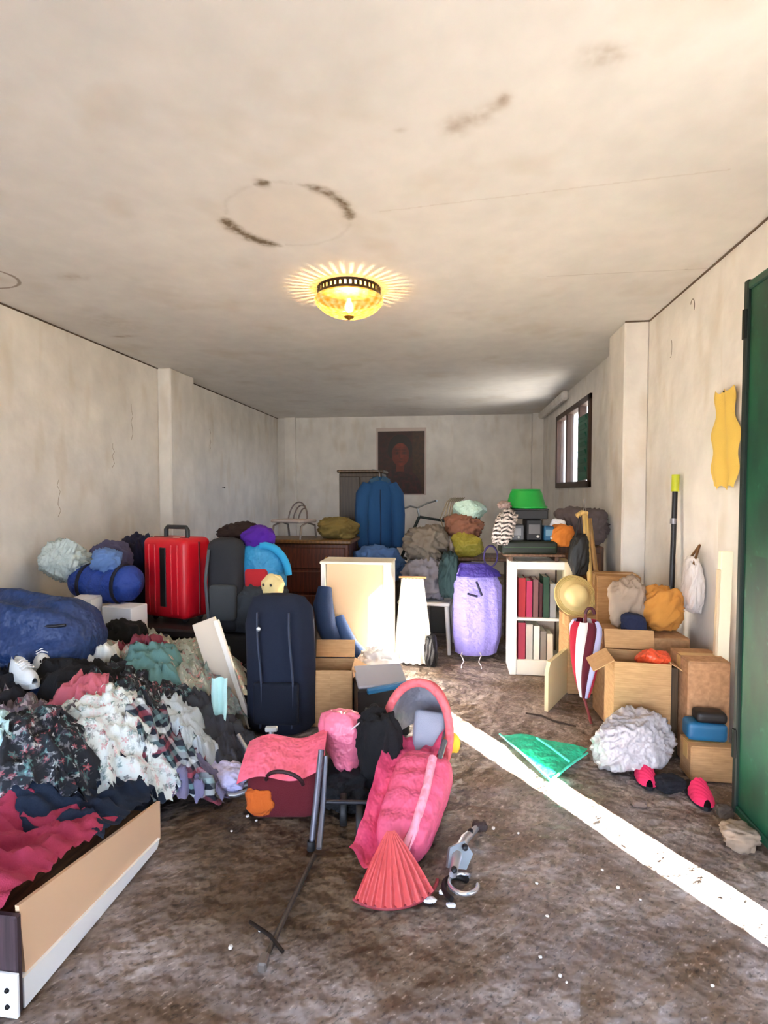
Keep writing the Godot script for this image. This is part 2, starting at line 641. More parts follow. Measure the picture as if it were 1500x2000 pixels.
func build_room(rough_n: Texture2D, plaster_n: Texture2D) -> void:
	# floor: worn rough screed with real unevenness
	var fa := noise(51, 0.008, 5)
	var fb := noise(52, 0.05, 4)
	var fc := noise(53, 0.22, 3)
	var fd := noise(54, 0.004, 3)
	var ftex := tex(1024, 1024, func(x: int, y: int) -> Color:
		var n := fa.get_noise_2d(x, y) * 0.9 + fb.get_noise_2d(x * 0.7 + y * 0.25, y * 0.9 - x * 0.3) * 0.55
		var s := fc.get_noise_2d(x * 0.55 + y * 0.3, y * 0.35)
		var col := Color(0.44, 0.38, 0.345).lerp(Color(0.64, 0.585, 0.55), clampf(n * 0.9 + 0.35, 0.0, 1.0))
		col = col.lerp(Color(0.36, 0.27, 0.19), clampf(fd.get_noise_2d(x + 300.0, y) * 2.2 - 0.1, 0.0, 1.0) * 0.75)
		if s > 0.42:
			col = col.lerp(Color(0.76, 0.70, 0.66), minf((s - 0.42) * 3.0, 0.7))
		elif s < -0.45:
			col = col.darkened(0.28)
		return col)
	var fm := StandardMaterial3D.new()
	fm.albedo_texture = ftex
	fm.roughness = 0.62
	fm.normal_enabled = true
	fm.normal_texture = rough_n
	fm.normal_scale = 0.8
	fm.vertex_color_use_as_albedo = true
	var hn := noise(55, 2.2, 4)
	var hf := noise(56, 11.0, 3)
	var st := ST()
	st.set_smooth_group(0)
	var nx := 150
	var nz := 290
	var hp := func(i: int, j: int) -> Vector3:
		var x := lerpf(LX, RX, float(i) / nx)
		var t := float(j) / nz
		var z := lerpf(FZ, BZ, t * (0.55 + 0.45 * t))
		return Vector3(x, hn.get_noise_2d(x, z) * 0.010 + hf.get_noise_2d(x, z * 0.7) * 0.005 - 0.004, z)
	var P := []
	for i in nx + 1:
		for j in nz + 1:
			P.append(hp.call(i, j))
	for i in nx:
		for j in nz:
			for q in [[i, j], [i + 1, j + 1], [i + 1, j], [i, j], [i, j + 1], [i + 1, j + 1]]:
				var v: Vector3 = P[q[0] * (nz + 1) + q[1]]
				st.set_uv(Vector2(v.x * 0.42 + 0.1 * v.z, v.z * 0.42))
				# shade painted into the floor colour as a ragged dark patch
				var painted_shade := clampf(1.25 - Vector2((v.x + 0.62) / 0.62, (v.z + 2.05) / 0.62).length() + 0.55 * hn.get_noise_2d(v.x * 0.8, v.z * 0.8 + 30.0), 0.0, 1.0)
				st.set_color(Color(1, 1, 1).lerp(Color(0.42, 0.34, 0.22), smoothstep(0.0, 0.7, painted_shade)))
				st.add_vertex(v)
	# thickness below
	st.set_smooth_group(-1)
	quad(st, Vector3(LX, -0.2, FZ), Vector3(RX, -0.2, FZ), Vector3(RX, -0.2, BZ), Vector3(LX, -0.2, BZ), Vector3(0, 0, -4))
	quad(st, Vector3(LX, -0.2, FZ), Vector3(RX, -0.2, FZ), Vector3(RX, -0.004, FZ), Vector3(LX, -0.004, FZ), Vector3(0, -0.1, -4))
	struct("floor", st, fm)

	# ceiling with its stains, uv laid over the plan of the room
	var ca := noise(61, 0.006, 4)
	var cb := noise(62, 0.03, 4)
	var cw := 768
	var ch := 1790
	var ring_c := Vector2(-0.78, -2.52)
	var ctex := tex(cw, ch, func(px: int, py: int) -> Color:
		var x := LX + 4.6 * px / cw
		var z := FZ - (FZ - BZ) * py / ch
		var v := 1.0 + 0.035 * ca.get_noise_2d(px, py) + 0.025 * cb.get_noise_2d(px, py)
		var col := Color(0.890 * v, 0.868 * v, 0.835 * v)
		var g := clampf((ca.get_noise_2d(px * 1.3 + 700.0, py * 1.3) - 0.2) * 1.6, 0.0, 1.0)
		col = col.lerp(Color(0.74, 0.67, 0.58), g * 0.35)
		var d := Vector2(x, z) - ring_c
		var rr := d.length()
		if rr < 0.6:
			var an := rad_to_deg(d.angle())
			var n := cb.get_noise_2d(px * 2.2, py * 2.2)
			var n2 := cb.get_noise_2d(px * 6.0, py * 6.0 + 90.0)
			var w := 0.0
			var rad := 0.288 + 0.012 * n
			if an > 168.0 or an < -112.0:
				var aa := an + 360.0 if an < 0.0 else an
				w = smoothstep(168.0, 182.0, aa) * (1.0 - smoothstep(232.0, 250.0, aa))
				rad += 0.022
			elif an > -16.0 and an < 70.0:
				w = 0.75 * smoothstep(-16.0, -6.0, an) * (1.0 - smoothstep(46.0, 70.0, an))
			elif an > 86.0 and an < 106.0:
				w = 0.75 * smoothstep(86.0, 92.0, an) * (1.0 - smoothstep(98.0, 106.0, an))
			else:
				w = 0.07
			var band := exp(-pow((rr - rad) / (0.010 + 0.020 * w), 2))
			var k := clampf(w * band * (0.8 + 0.5 * n2 + 0.4 * n), 0.0, 0.8)
			col = col.lerp(Color(0.33, 0.25, 0.15), k)
			if rr < 0.3:
				col = col.lerp(Color(0.88, 0.82, 0.75), 0.25 * (1.0 - smoothstep(0.2, 0.3, rr)))
		# brown smears
		for s in [[0.0, -1.985, 0.045, 0.05, 0.34], [0.07, -1.945, 0.05, 0.035, 0.34], [0.16, -1.865, 0.022, 0.025, 0.55], [0.13, -1.90, 0.04, 0.03, 0.3], [0.44, -1.72, 0.07, 0.045, 0.30], [-0.20, -1.975, 0.02, 0.012, 0.22], [-2.75, -4.24, 0.10, 0.028, 0.42], [-2.30, -3.04, 0.10, 0.05, 0.22], [-2.62, -3.9, 0.2, 0.2, 0.12]]:
			var e := pow((x - s[0]) / s[2], 2) + pow((z - s[1]) / s[3], 2)
			if e < 5.0:
				col = col.lerp(Color(0.50, 0.40, 0.30), s[4] * exp(-e) * (0.8 + 0.8 * cb.get_noise_2d(px * 3.0, py * 3.0)))
		# crack ring near the left wall, and the joints of the ceiling boards
		var cr := absf(Vector2((x + 2.86) * 0.8, z + 2.98).length() - 0.17)
		if cr < 0.008 and x > -2.9:
			col = col.lerp(Color(0.45, 0.37, 0.30), 0.55)
		var wob := 0.004 * cb.get_noise_1d(px * 2.0)
		if absf(z + 3.40 + wob) < 0.004 and x > 0.55:
			col = col.lerp(Color(0.6, 0.54, 0.48), 0.35)
		if absf(z - (-2.52 + 0.10 * (x + 0.3)) + wob) < 0.004 and x > -0.35 and x < 1.1:
			col = col.lerp(Color(0.7, 0.63, 0.56), 0.22)
		return col)
	var cm := StandardMaterial3D.new()
	cm.albedo_texture = ctex
	cm.roughness = 0.9
	st = ST()
	st.set_smooth_group(-1)
	var z0 := FZ + 0.1
	var z1 := BZ - 0.1
	var lo := [Vector3(LX - 0.2, HH, z0), Vector3(RX + 0.2, HH, z0), Vector3(RX + 0.2, HH, z1), Vector3(LX - 0.2, HH, z1)]
	var faces := [[0, 1, 2, 3, false]]
	for q in [[0, 1, 2], [0, 2, 3]]:
		for k in q:
			var v: Vector3 = lo[k]
			st.set_uv(Vector2((v.x - LX) / 4.6, (FZ - v.z) / (FZ - BZ)))
			st.add_vertex(v)
	st.set_uv(Vector2(0.5, 0.9))
	var top := []
	for v in lo:
		top.append(v + Vector3(0, 0.2, 0))
	var cc := Vector3(-0.8, HH + 0.1, -5)
	quad(st, top[0], top[1], top[2], top[3], cc)
	for k in 4:
		quad(st, lo[k], lo[(k + 1) % 4], top[(k + 1) % 4], top[k], cc)
	struct("ceiling", st, cm)

	# walls
	var wl := wall_material(71, plaster_n)
	st = ST()
	box(st, Vector3(LX - 0.1, HH * 0.5 - 0.1, (BZ + FZ) * 0.5), Vector3(0.2, HH + 0.2, FZ - BZ), Basis.IDENTITY, 0.001)
	var w_left := struct("wall_left", st, wl)
	st = ST()
	box(st, Vector3(LX + 0.075, HH * 0.5, -5.62), Vector3(0.15, HH, 0.52), Basis.IDENTITY, 0.012)
	obj("pilaster", st, wl, w_left)
	st = ST()
	for s in [[-3.9, 1.20, 0.30], [-4.6, 1.62, 0.22], [-4.9, 1.9, 0.35], [-6.6, 1.95, 0.25]]:
		var pts := []
		for k in 7:
			pts.append(Vector3(LX + 0.0008, s[1] + s[2] * k / 6.0, s[0] + 0.018 * sin(k * 2.3 + s[0])))
		tube(st, pts, 0.0018, 4)
	obj("crack", st, plain("8a7458", 0.95), w_left)
	st = ST()
	lathe(st, [Vector2(0, 0.0), Vector2(0.004, 0.0), Vector2(0.004, 0.03), Vector2(0.011, 0.031), Vector2(0.011, 0.037), Vector2(0, 0.038)], 12, Vector3(LX, 1.45, -6.95), B(0, 0, -90))
	obj("nail", st, plain("191512", 0.5, 0.6), w_left)

	var wb := wall_material(72, plaster_n)
	st = ST()
	box(st, Vector3((LX + RX) * 0.5, HH * 0.5 - 0.1, BZ - 0.1), Vector3(RX - LX + 0.4, HH + 0.2, 0.2), Basis.IDENTITY, 0.001)
	var w_back := struct("wall_back", st, wb)
	st = ST()
	box(st, Vector3(-2.86, HH * 0.5, BZ + 0.04), Vector3(0.20, HH, 0.08), Basis.IDENTITY, 0.006)
	obj("pilaster", st, wb, w_back)
	st = ST()
	box(st, Vector3(RX - 0.09, HH * 0.5, BZ + 0.07), Vector3(0.18, HH, 0.14), Basis.IDENTITY, 0.006)
	obj("pilaster", st, wb, w_back)

	# right wall with the window opening
	var wr := wall_material(73, plaster_n)
	var wz0 := -6.05
	var wz1 := -7.95
	var wy0 := 1.45
	var wy1 := 2.46
	st = ST()
	var xc := RX + 0.11
	box(st, Vector3(xc, HH * 0.5 - 0.1, (-1.30 + wz0) * 0.5), Vector3(0.22, HH + 0.2, -1.30 - wz0), Basis.IDENTITY, 0.001)
	box(st, Vector3(xc, HH * 0.5 - 0.1, (BZ + wz1) * 0.5), Vector3(0.22, HH + 0.2, wz1 - BZ), Basis.IDENTITY, 0.001)
	box(st, Vector3(xc, wy0 * 0.5 - 0.1, (wz0 + wz1) * 0.5), Vector3(0.22, wy0 + 0.2, wz0 - wz1), Basis.IDENTITY, 0.001)
	box(st, Vector3(xc, (wy1 + HH) * 0.5, (wz0 + wz1) * 0.5), Vector3(0.22, HH - wy1, wz0 - wz1), Basis.IDENTITY, 0.001)
	var w_right := struct("wall_right", st, wr)
	st = ST()
	box(st, Vector3(RX - 0.09, HH * 0.5, -4.57), Vector3(0.18, HH, 0.42), Basis.IDENTITY, 0.012)
	obj("pilaster", st, wr, w_right)
	st = ST()
	tube(st, arc(Vector3(RX - 0.001, 2.55, -3.62), Vector3(0, 0.05, 0), Vector3(0, 0, 0.03), -60, 120, 8), 0.002, 5)
	tube(st, arc(Vector3(RX - 0.001, 2.38, -3.95), Vector3(0, 0.06, 0), Vector3(0, 0, 0.02), 20, 200, 8), 0.0016, 5)
	obj("crack", st, plain("6f6152", 0.95), w_right)

	# dark gap where the plaster of the walls ends below the ceiling
	st = ST()
	box(st, Vector3(LX + 0.004, HH - 0.006, (BZ + FZ) * 0.5), Vector3(0.009, 0.010, FZ - BZ), Basis.IDENTITY, 0.001)
	struct("trim_1", st, plain("57483a", 0.95))
	st = ST()
	box(st, Vector3(RX - 0.004, HH - 0.006, -3.0), Vector3(0.009, 0.009, 2.72), Basis.IDENTITY, 0.001)
	box(st, Vector3(RX - 0.09, HH - 0.006, -4.358), Vector3(0.18, 0.010, 0.009), Basis.IDENTITY, 0.001)
	struct("trim_2", st, plain("6b5b4a", 0.95))
	# a cove of plaster low over the window, catching its light
	st = ST()
	box(st, Vector3(RX - 0.05, HH - 0.06, -8.15), Vector3(0.10, 0.12, 1.9), B(0, 0, 0), 0.04)
	struct("trim_3", st, wr)

	# window
	var brown := wood("4a2f1e", 0.5)
	var win := Node3D.new()
	win.name = "window_1"
	win.position = Vector3(RX, 0, 0)
	win.set_meta("kind", "structure")
	add_child(win)
	var fr := ST()
	var wm := (wz0 + wz1) * 0.5
	var wl2 := wz0 - wz1
	box(fr, Vector3(0.02, wy1 - 0.035, wm), Vector3(0.10, 0.07, wl2), Basis.IDENTITY, 0.006)
	box(fr, Vector3(0.02, wy0 + 0.035, wm), Vector3(0.10, 0.07, wl2), Basis.IDENTITY, 0.006)
	box(fr, Vector3(0.02, (wy0 + wy1) * 0.5, wz0 - 0.035), Vector3(0.10, wy1 - wy0, 0.07), Basis.IDENTITY, 0.006)
	box(fr, Vector3(0.02, (wy0 + wy1) * 0.5, wz1 + 0.035), Vector3(0.10, wy1 - wy0, 0.07), Basis.IDENTITY, 0.006)
	obj("window_frame", fr, brown, win)
	fr = ST()
	box(fr, Vector3(0.02, (wy0 + wy1) * 0.5, wz0 - 0.52), Vector3(0.09, wy1 - wy0 - 0.1, 0.06), Basis.IDENTITY, 0.006)
	obj("mullion", fr, brown, win)
	fr = ST()
	box(fr, Vector3(0.02, (wy0 + wy1) * 0.5, wz0 - 1.20), Vector3(0.09, wy1 - wy0 - 0.1, 0.05), Basis.IDENTITY, 0.006)
	obj("mullion", fr, brown, win)
	var glass := StandardMaterial3D.new()
	glass.albedo_color = Color(0.92, 0.97, 0.97, 0.08)
	glass.transparency = BaseMaterial3D.TRANSPARENCY_ALPHA
	glass.roughness = 0.02
	for s in [[wz0 - 0.55, wz0 - 1.175], [wz0 - 1.225, wz1 + 0.07]]:
		fr = ST()
		box(fr, Vector3(0.03, (wy0 + wy1) * 0.5, (s[0] + s[1]) * 0.5), Vector3(0.005, wy1 - wy0 - 0.14, absf(s[0] - s[1])), Basis.IDENTITY, 0.0005)
		obj("pane", fr, glass, win)
	fr = ST()
	box(fr, Vector3(-0.015, (wy0 + wy1) * 0.5 - 0.06, wz0 - 0.28), Vector3(0.03, wy1 - wy0 - 0.28, 0.42), Basis.IDENTITY, 0.004)
	for k in 7:
		box(fr, Vector3(-0.036, wy0 + 0.2 + k * 0.095, wz0 - 0.28), Vector3(0.014, 0.055, 0.34), B(0, 0, 16), 0.003)
	obj("shutter", fr, plain("0d5f4a", 0.5), win)

	# front wall with the wide garage opening behind the camera, and the ground and added sun blockers outside
	st = ST()
	box(st, Vector3(-3.0, HH * 0.5 - 0.1, FZ), Vector3(0.6, HH + 0.2, 0.16), Basis.IDENTITY, 0.003)
	box(st, Vector3(1.40, HH * 0.5 - 0.1, FZ), Vector3(0.4, HH + 0.2, 0.16), Basis.IDENTITY, 0.003)
	box(st, Vector3(-0.75, 2.23, FZ), Vector3(3.92, 0.94, 0.16), Basis.IDENTITY, 0.003)
	struct("wall_front", st, wl)
	# thin steel side of the entrance; the slot between it and the right wall lets the sunbeam in
	st = ST()
	box(st, Vector3(RX + 0.008, HH * 0.5 - 0.1, (-1.015 + FZ) * 0.5), Vector3(0.016, HH + 0.2, FZ + 1.015), Basis.IDENTITY, 0.002)
	struct("wall_entrance", st, plain("0f4a38", 0.5))
	st = ST()
	box(st, Vector3(0, -0.17, 11.4), Vector3(44, 0.3, 20.0), Basis.IDENTITY, 0.01)
	struct("ground_outside", st, plain("4a4744", 0.95))
	st = ST()
	box(st, Vector3(1.36, 3.5, 4.7), Vector3(0.28, 7.2, 6.4), Basis.IDENTITY, 0.01)
	struct("added_sun_blocker_front", st, wl)  # unseen wall, added to keep direct sun out of the front opening
	st = ST()
	box(st, Vector3(5.6, -0.17, -4.4), Vector3(7.8, 0.3, 11.5), Basis.IDENTITY, 0.01)
	struct("ground_yard", st, plain("77746f", 0.95))
	st = ST()
	box(st, Vector3(2.75, 2.1, -5.62), Vector3(2.1, 4.4, 0.2), Basis.IDENTITY, 0.01)
	struct("added_sun_blocker_window", st, plain("cfc6b8", 0.9))  # added out of view so that no sun enters by the window

func build_lamp() -> void:
	var t := thing("ceiling_lamp", "round flush ceiling lamp with amber glass bowl and dark pierced metal rim", "lamp", Vector3(-0.67, HH, -3.45))
	# pierced gallery: a solid band above and below a row of square holes
	var st := ST()
	var n := 40
	for band in [[-0.016, -0.0005], [-0.062, -0.040]]:
		lathe(st, [Vector2(0.198, band[0]), Vector2(0.204, band[0]), Vector2(0.204, band[1]), Vector2(0.198, band[1]), Vector2(0.198, band[0])], 66)
	for k in n:
		var a := TAU * k / n
		var b := Basis(UP, -a)
		box(st, b * Vector3(0.201, -0.0295, 0), Vector3(0.006, 0.029, 0.0185), b, 0.001)
	obj("pierced_rim", st, plain("241712", 0.45, 0.4), t)
	st = ST()
	lathe(st, [Vector2(0.0, -0.004), Vector2(0.19, -0.004), Vector2(0.198, -0.001), Vector2(0.0, -0.0005)], 48)
	obj("back_plate", st, plain("c9b48a", 0.4, 0.3), t)
	# ribbed bowl
	var am := StandardMaterial3D.new()
	var ns := noise(81, 0.05, 3)
	am.albedo_texture = tex(256, 64, func(x: int, y: int) -> Color:
		var rib := 0.5 + 0.5 * cos(x * TAU * 22.0 / 256.0)
		var v := ns.get_noise_2d(x * 1.4, y * 3.0)
		return Color(0.90, 0.70 + 0.14 * rib + 0.16 * v, 0.26 + 0.22 * rib + 0.34 * v))
	am.albedo_color = Color(1, 1, 1, 0.82)
	am.transparency = BaseMaterial3D.TRANSPARENCY_ALPHA
	am.roughness = 0.15
	am.emission_enabled = true
	am.emission_texture = am.albedo_texture
	am.emission_energy_multiplier = 0.02
	st = ST()
	st.set_smooth_group(0)
	var prof := [Vector2(0.214, -0.060), Vector2(0.221, -0.068), Vector2(0.219, -0.080), Vector2(0.205, -0.104), Vector2(0.172, -0.134), Vector2(0.125, -0.158), Vector2(0.07, -0.172), Vector2(0.03, -0.176)]
	var segs := 132
	for i in prof.size() - 1:
		for k in segs:
			for q in [[i, k], [i + 1, k + 1], [i, k + 1], [i, k], [i + 1, k], [i + 1, k + 1]]:
				var a: float = TAU * q[1] / segs
				var r: float = prof[q[0]].x * (1.0 + 0.012 * cos(22.0 * a) * (1.0 if q[0] > 1 else 0.2))
				st.set_uv(Vector2(float(q[1]) / segs, float(q[0]) / 7.0))
				st.add_vertex(Vector3(r * cos(a), prof[q[0]].y, r * sin(a)))
	obj("glass_bowl", st, am, t)
	st = ST()
	lathe(st, [Vector2(0.0, -0.196), Vector2(0.010, -0.194), Vector2(0.013, -0.186), Vector2(0.030, -0.182), Vector2(0.034, -0.176), Vector2(0.0, -0.172)], 24)
	obj("finial", st, plain("8f6a22", 0.35, 0.7), t)
	# bulb
	var bm := StandardMaterial3D.new()
	bm.albedo_color = Color(1, 0.95, 0.8)
	bm.emission_enabled = true
	bm.emission = Color(1.0, 0.93, 0.72)
	bm.emission_energy_multiplier = 0.5
	st = ST()
	lathe(st, [Vector2(0.0, -0.148), Vector2(0.018, -0.144), Vector2(0.029, -0.128), Vector2(0.030, -0.112), Vector2(0.022, -0.090), Vector2(0.013, -0.075), Vector2(0.013, -0.062), Vector2(0.0, -0.060)], 24)
	obj("bulb", st, bm, t)
	var l := OmniLight3D.new()
	l.name = "lamp_light"
	l.light_color = Color(1.0, 0.86, 0.62)
	l.light_energy = 0.05
	l.light_size = 0.01
	l.omni_range = 14.0
	l.omni_attenuation = 2.0
	l.shadow_enabled = true
	l.position = Vector3(-0.67, HH - 0.078, -3.45)
	add_child(l)

func shoe(called: String, label: String, at: Vector3, turn: float, up: Material, sole: Material, group := "") -> Node3D:
	var t := thing(called, label, "shoe", at, turn, group)
	var s := ST()
	var outl := PackedVector2Array()
	for k in 28:
		var a := TAU * k / 28.0
		var z := 0.125 * sin(a)
		outl.append(Vector2((0.040 + 0.010 * smoothstep(-0.05, 0.1, z)) * cos(a), z))
	prism(s, outl, -0.012, 0.012, B(0, 90), Vector3(0, 0.012, 0))
	obj("sole", s, sole, t)
	s = ST()
	s.set_smooth_group(0)
	var sec := []
	for k in 9:
		var f := k / 8.0
		sec.append(f)
	sheet(s, 16, 22, func(u: float, v: float) -> Vector3:
		var z := lerpf(0.118, -0.118, v)
		var top := 0.055 + 0.05 * smoothstep(0.3, 0.75, v) - 0.03 * smoothstep(0.25, 0.0, v)
		var w := 0.040 * sqrt(maxf(0.02, 1.0 - pow(absf(z) / 0.122, 3.0)))
		var a := PI * u
		var yy := sin(a) * top
		if v > 0.55 and yy > top * 0.86:
			yy = top * 0.86 - 0.02
		return Vector3(cos(a) * w, 0.024 + yy, z))
	obj("upper", s, up, t)
	s = ST()
	for k in 4:
		tube(s, [Vector3(-0.026, 0.080 + 0.006 * k, 0.045 - 0.022 * k), Vector3(0, 0.092 + 0.006 * k, 0.043 - 0.022 * k), Vector3(0.026, 0.080 + 0.006 * k, 0.045 - 0.022 * k)], 0.0035, 5)
	obj("laces", s, plain("e9e9ea", 0.8), t)
	return t

func build_left() -> void:
	# what lies under the heap
	var st := ST()
	rbox(st, Vector3(0, 0.10, 0), Vector3(1.62, 0.2, 1.5), 0.06)
	solo("mattress", st, cloth("1b2230"), "dark blue mattress on the floor under the heap of clothes", "mattress", Vector3(-2.12, 0, -2.80))

	# the low white and tan drawer unit at the front left
	var t := thing("bed_base", "low white bed base end with tan board side in the front left corner", "bed base", Vector3(-1.155, 0, -1.27))
	st = ST()
	prism(st, PackedVector2Array([Vector2(0.02, 0.05), Vector2(0.70, 0.012), Vector2(0.70, 0.165), Vector2(0.0, 0.285)]), -0.012, 0.0, B(90))
	obj("side_panel", st, plain("e3bd98", 0.6), t)
	st = ST()
	prism(st, PackedVector2Array([Vector2(0.0, 0.0), Vector2(0.66, 0.0), Vector2(0.68, 0.028), Vector2(0.0, 0.085)]), -0.03, 0.010, B(90))
	obj("bottom_rail", st, plain("f1f1ee", 0.45), t)
	st = ST()
	box(st, Vector3(-0.30, 0.135, 0.012), Vector3(0.62, 0.27, 0.02), Basis.IDENTITY, 0.004)
	obj("end_panel", st, wood("4b3a44", 0.6), t)  # shade on the near end is put into this dark colour
	st = ST()
	box(st, Vector3(-0.012, 0.062, 0.028), Vector3(0.06, 0.12, 0.012), Basis.IDENTITY, 0.003)
	obj("corner_bracket", st, plain("f4f4f2", 0.4), t)
	for k in 2:
		st = ST()
		lathe(st, [Vector2(0.0, 0.0), Vector2(0.007, 0.0), Vector2(0.006, 0.004), Vector2(0.0, 0.005)], 14, Vector3(-0.010, 0.035 + 0.045 * k, 0.034), B(0, 90))
		obj("bolt", st, plain("17120f", 0.5, 0.5), t)
	st = ST()
	box(st, Vector3(-0.36, 0.08, -0.36), Vector3(0.68, 0.13, 0.62), Basis.IDENTITY, 0.01)
	obj("slatted_base", st, wood("8a6a4a"), t)

	# thrown down garments
	var f1 := printed(floral(1, "9aa39a", ["c9545a", "e7dcd2", "7d4a4c", "86b3a4", "4b5450", "b9c7b9"], 120), 3.0)
	var f2 := printed(floral(2, "20242c", ["e6eef0", "c4606c", "6fa7a6", "15171c", "5a5468", "8c8f98"], 120, 9.0), 3.2)
	var f3 := printed(floral(3, "6f6570", ["cfe5e4", "a83b52", "2b3140", "d7ccd8", "43635f"], 120, 10.0), 3.0)
	var f4 := printed(floral(4, "dfe9e8", ["c2485a", "3d6f6e", "22242e", "9fb6b6", "e2c9cc"], 100, 9.0), 3.4)
	var s1 := printed(stripes(["1d2230", "c9d3d6", "1d2230", "8e3d4d", "1d2230", "6f8f92"], 18), 2.6)
	drape("patterned_quilt", "grey quilt with red and green flowers at the back of the clothes heap", "quilt", Vector2(-1.95, -3.15), Vector2(1.15, 0.75), 6, 0.075, 11, f1)
	drape("printed_dress", "pale grey dress with red flower print below the cream board", "dress", Vector2(-1.52, -2.98), Vector2(0.62, 0.70), -20, 0.06, 12, f1)
	drape("navy_trousers", "navy trousers spread under the blue sleeping bag", "trousers", Vector2(-2.45, -2.55), Vector2(0.9, 0.55), 25, 0.04, 13, cloth("151b2a"))
	drape("black_skirt", "black skirt crumpled in the middle of the clothes heap", "skirt", Vector2(-1.78, -2.45), Vector2(0.6, 0.5), 40, 0.055, 14, cloth("0e0e12"))
	drape("floral_blouse", "black blouse with white and pink flowers on the clothes heap", "blouse", Vector2(-1.55, -2.45), Vector2(0.62, 0.5), -10, 0.065, 15, f2)
	drape("charcoal_cardigan", "charcoal cardigan at the right edge of the clothes heap", "cardigan", Vector2(-1.22, -2.62), Vector2(0.48, 0.42), 15, 0.035, 16, cloth("3b3d45"))
	drape("teal_shirt", "dull teal shirt near the middle of the clothes heap", "shirt", Vector2(-1.62, -2.72), Vector2(0.42, 0.34), 60, 0.085, 17, cloth("5c8482"))
	drape("white_blouse", "white blouse with small red and teal flowers on the clothes heap", "blouse", Vector2(-1.45, -2.12), Vector2(0.55, 0.42), 30, 0.055, 18, f4)
	drape("striped_shirt", "navy striped shirt hanging down the front of the clothes heap", "shirt", Vector2(-1.30, -2.28), Vector2(0.45, 0.40), -35, 0.06, 19, s1)
	drape("mauve_dress", "mauve dress with dark red and pale flowers at the left of the heap", "dress", Vector2(-1.82, -1.98), Vector2(0.62, 0.55), 10, 0.05, 20, f3)
	drape("flowered_scarf", "black scarf with pale flowers above the white bed base", "scarf", Vector2(-1.60, -1.80), Vector2(0.62, 0.48), -25, 0.07, 21, f2)
	drape("navy_jumper", "dark navy jumper lying along the top of the tan board", "jumper", Vector2(-1.47, -1.82), Vector2(0.54, 0.62), 84, 0.02, 22, cloth("15243a"), "", 0.3)
	drape("crimson_towel", "crimson towel folded over the edge of the bed base", "towel", Vector2(-1.44, -1.47), Vector2(0.56, 0.56), 88, 0.012, 23, cloth("a2314f"), "", 0.3)
	drape("grey_vest", "pale grey vest on the right side of the clothes heap", "vest", Vector2(-1.27, -2.42), Vector2(0.30, 0.26), 20, 0.085, 24, cloth("b9c3c6"))
	drape("lilac_scarf", "lilac grey scarf crumpled low on the heap beside the metal stand", "scarf", Vector2(-1.18, -2.30), Vector2(0.32, 0.26), 50, 0.03, 25, cloth("7c7a9a"))
	drape("rose_top", "rose pink top in the middle of the clothes heap", "top", Vector2(-1.68, -2.22), Vector2(0.28, 0.24), 10, 0.10, 26, cloth("c46675"))
	drape("aqua_cloth", "pale aqua cloth at the left edge of the clothes heap", "cloth", Vector2(-1.72, -1.75), Vector2(0.26, 0.22), 40, 0.09, 27, cloth("b5d8dc"))
	drape("ivory_blouse", "ivory blouse lying behind the black skirt", "blouse", Vector2(-2.02, -2.78), Vector2(0.34, 0.28), -15, 0.11, 28, cloth("e9ebe6"))
	drape("maroon_top", "maroon top below the grey flowered quilt", "top", Vector2(-1.80, -2.92), Vector2(0.32, 0.22), 15, 0.12, 29, cloth("7e3340"))
	drape("dark_shawl", "near black shawl at the far left of the clothes heap", "shawl", Vector2(-2.25, -2.15), Vector2(0.75, 0.6), 35, 0.05, 30, cloth("17181f"))

	# mint towel end hanging down the right side of the heap
	st = ST()
	sheet(st, 8, 16, func(u: float, v: float) -> Vector3:
		return Vector3((u - 0.5) * 0.085, 0.40 - v * 0.28, 0.015 * sin(u * 9.0) + 0.09 * v * v + 0.01 * sin(v * 8.0)))
	solo("mint_towel", st, cloth("bfe6e0"), "narrow mint towel hanging off the right end of the heap", "towel", Vector3(-1.24, 0, -2.72), 10)

	# blue sleeping bag
	t = thing("sleeping_bag", "large dark blue sleeping bag slumped against the left wall", "sleeping bag", Vector3(-2.42, 0.22, -2.72), 10)
	st = ST()
	var ns := noise(91, 1.0, 2)
	sheet(st, 60, 30, func(u: float, v: float) -> Vector3:
		var a := TAU * u
		var x := lerpf(-0.56, 0.44, v)
		var sw := sqrt(maxf(0.0, 1.0 - pow(absf(v * 2.0 - 1.0), 5.0)))
		var h := 0.34 - 0.05 * v
		var d := 0.30
		# folds run up towards the gathered end
		var f := 1.0 + 0.10 * sin(a * 9.0 + 2.0 * ns.get_noise_2d(v * 2.0, a)) * (1.0 - v * 0.5) + 0.10 * ns.get_noise_2d(cos(a) * 2.0 + 5.0, v * 3.0 + sin(a) * 2.0)
		return Vector3(x, 0.30 + sin(a) * h * sw * f, cos(a) * d * sw * f))
	obj("shell", st, film("173466", 0.55), t)
	st = ST()
	var seam := []
	for k in 16:
		var v := k / 15.0
		seam.append(Vector3(lerpf(-0.46, 0.36, v), 0.50 - 0.02 * v + 0.012 * sin(v * 12.0), 0.20 + 0.012 * sin(v * 9.0)))
	tube(st, seam, 0.009, 6)
	obj("zip", st, plain("0c1020", 0.5), t)

	# second, royal blue roll
	t = thing("bedding_roll", "royal blue rolled bedding lying left of the red suitcase", "bedding", Vector3(-2.44, 0.60, -3.52), -4)
	st = ST()
	var pts := []
	var rad := []
	for k in 15:
		var f := k / 14.0
		pts.append(Vector3(lerpf(-0.27, 0.27, f), 0.145 + 0.01 * sin(f * 9.0), 0.0))
		rad.append(0.13 * pow(maxf(0.02, 1.0 - pow(absf(f * 2.0 - 1.0), 6.0)), 0.5) * (1.0 + 0.05 * sin(f * 31.0)))
	tube(st, pts, rad, 20)
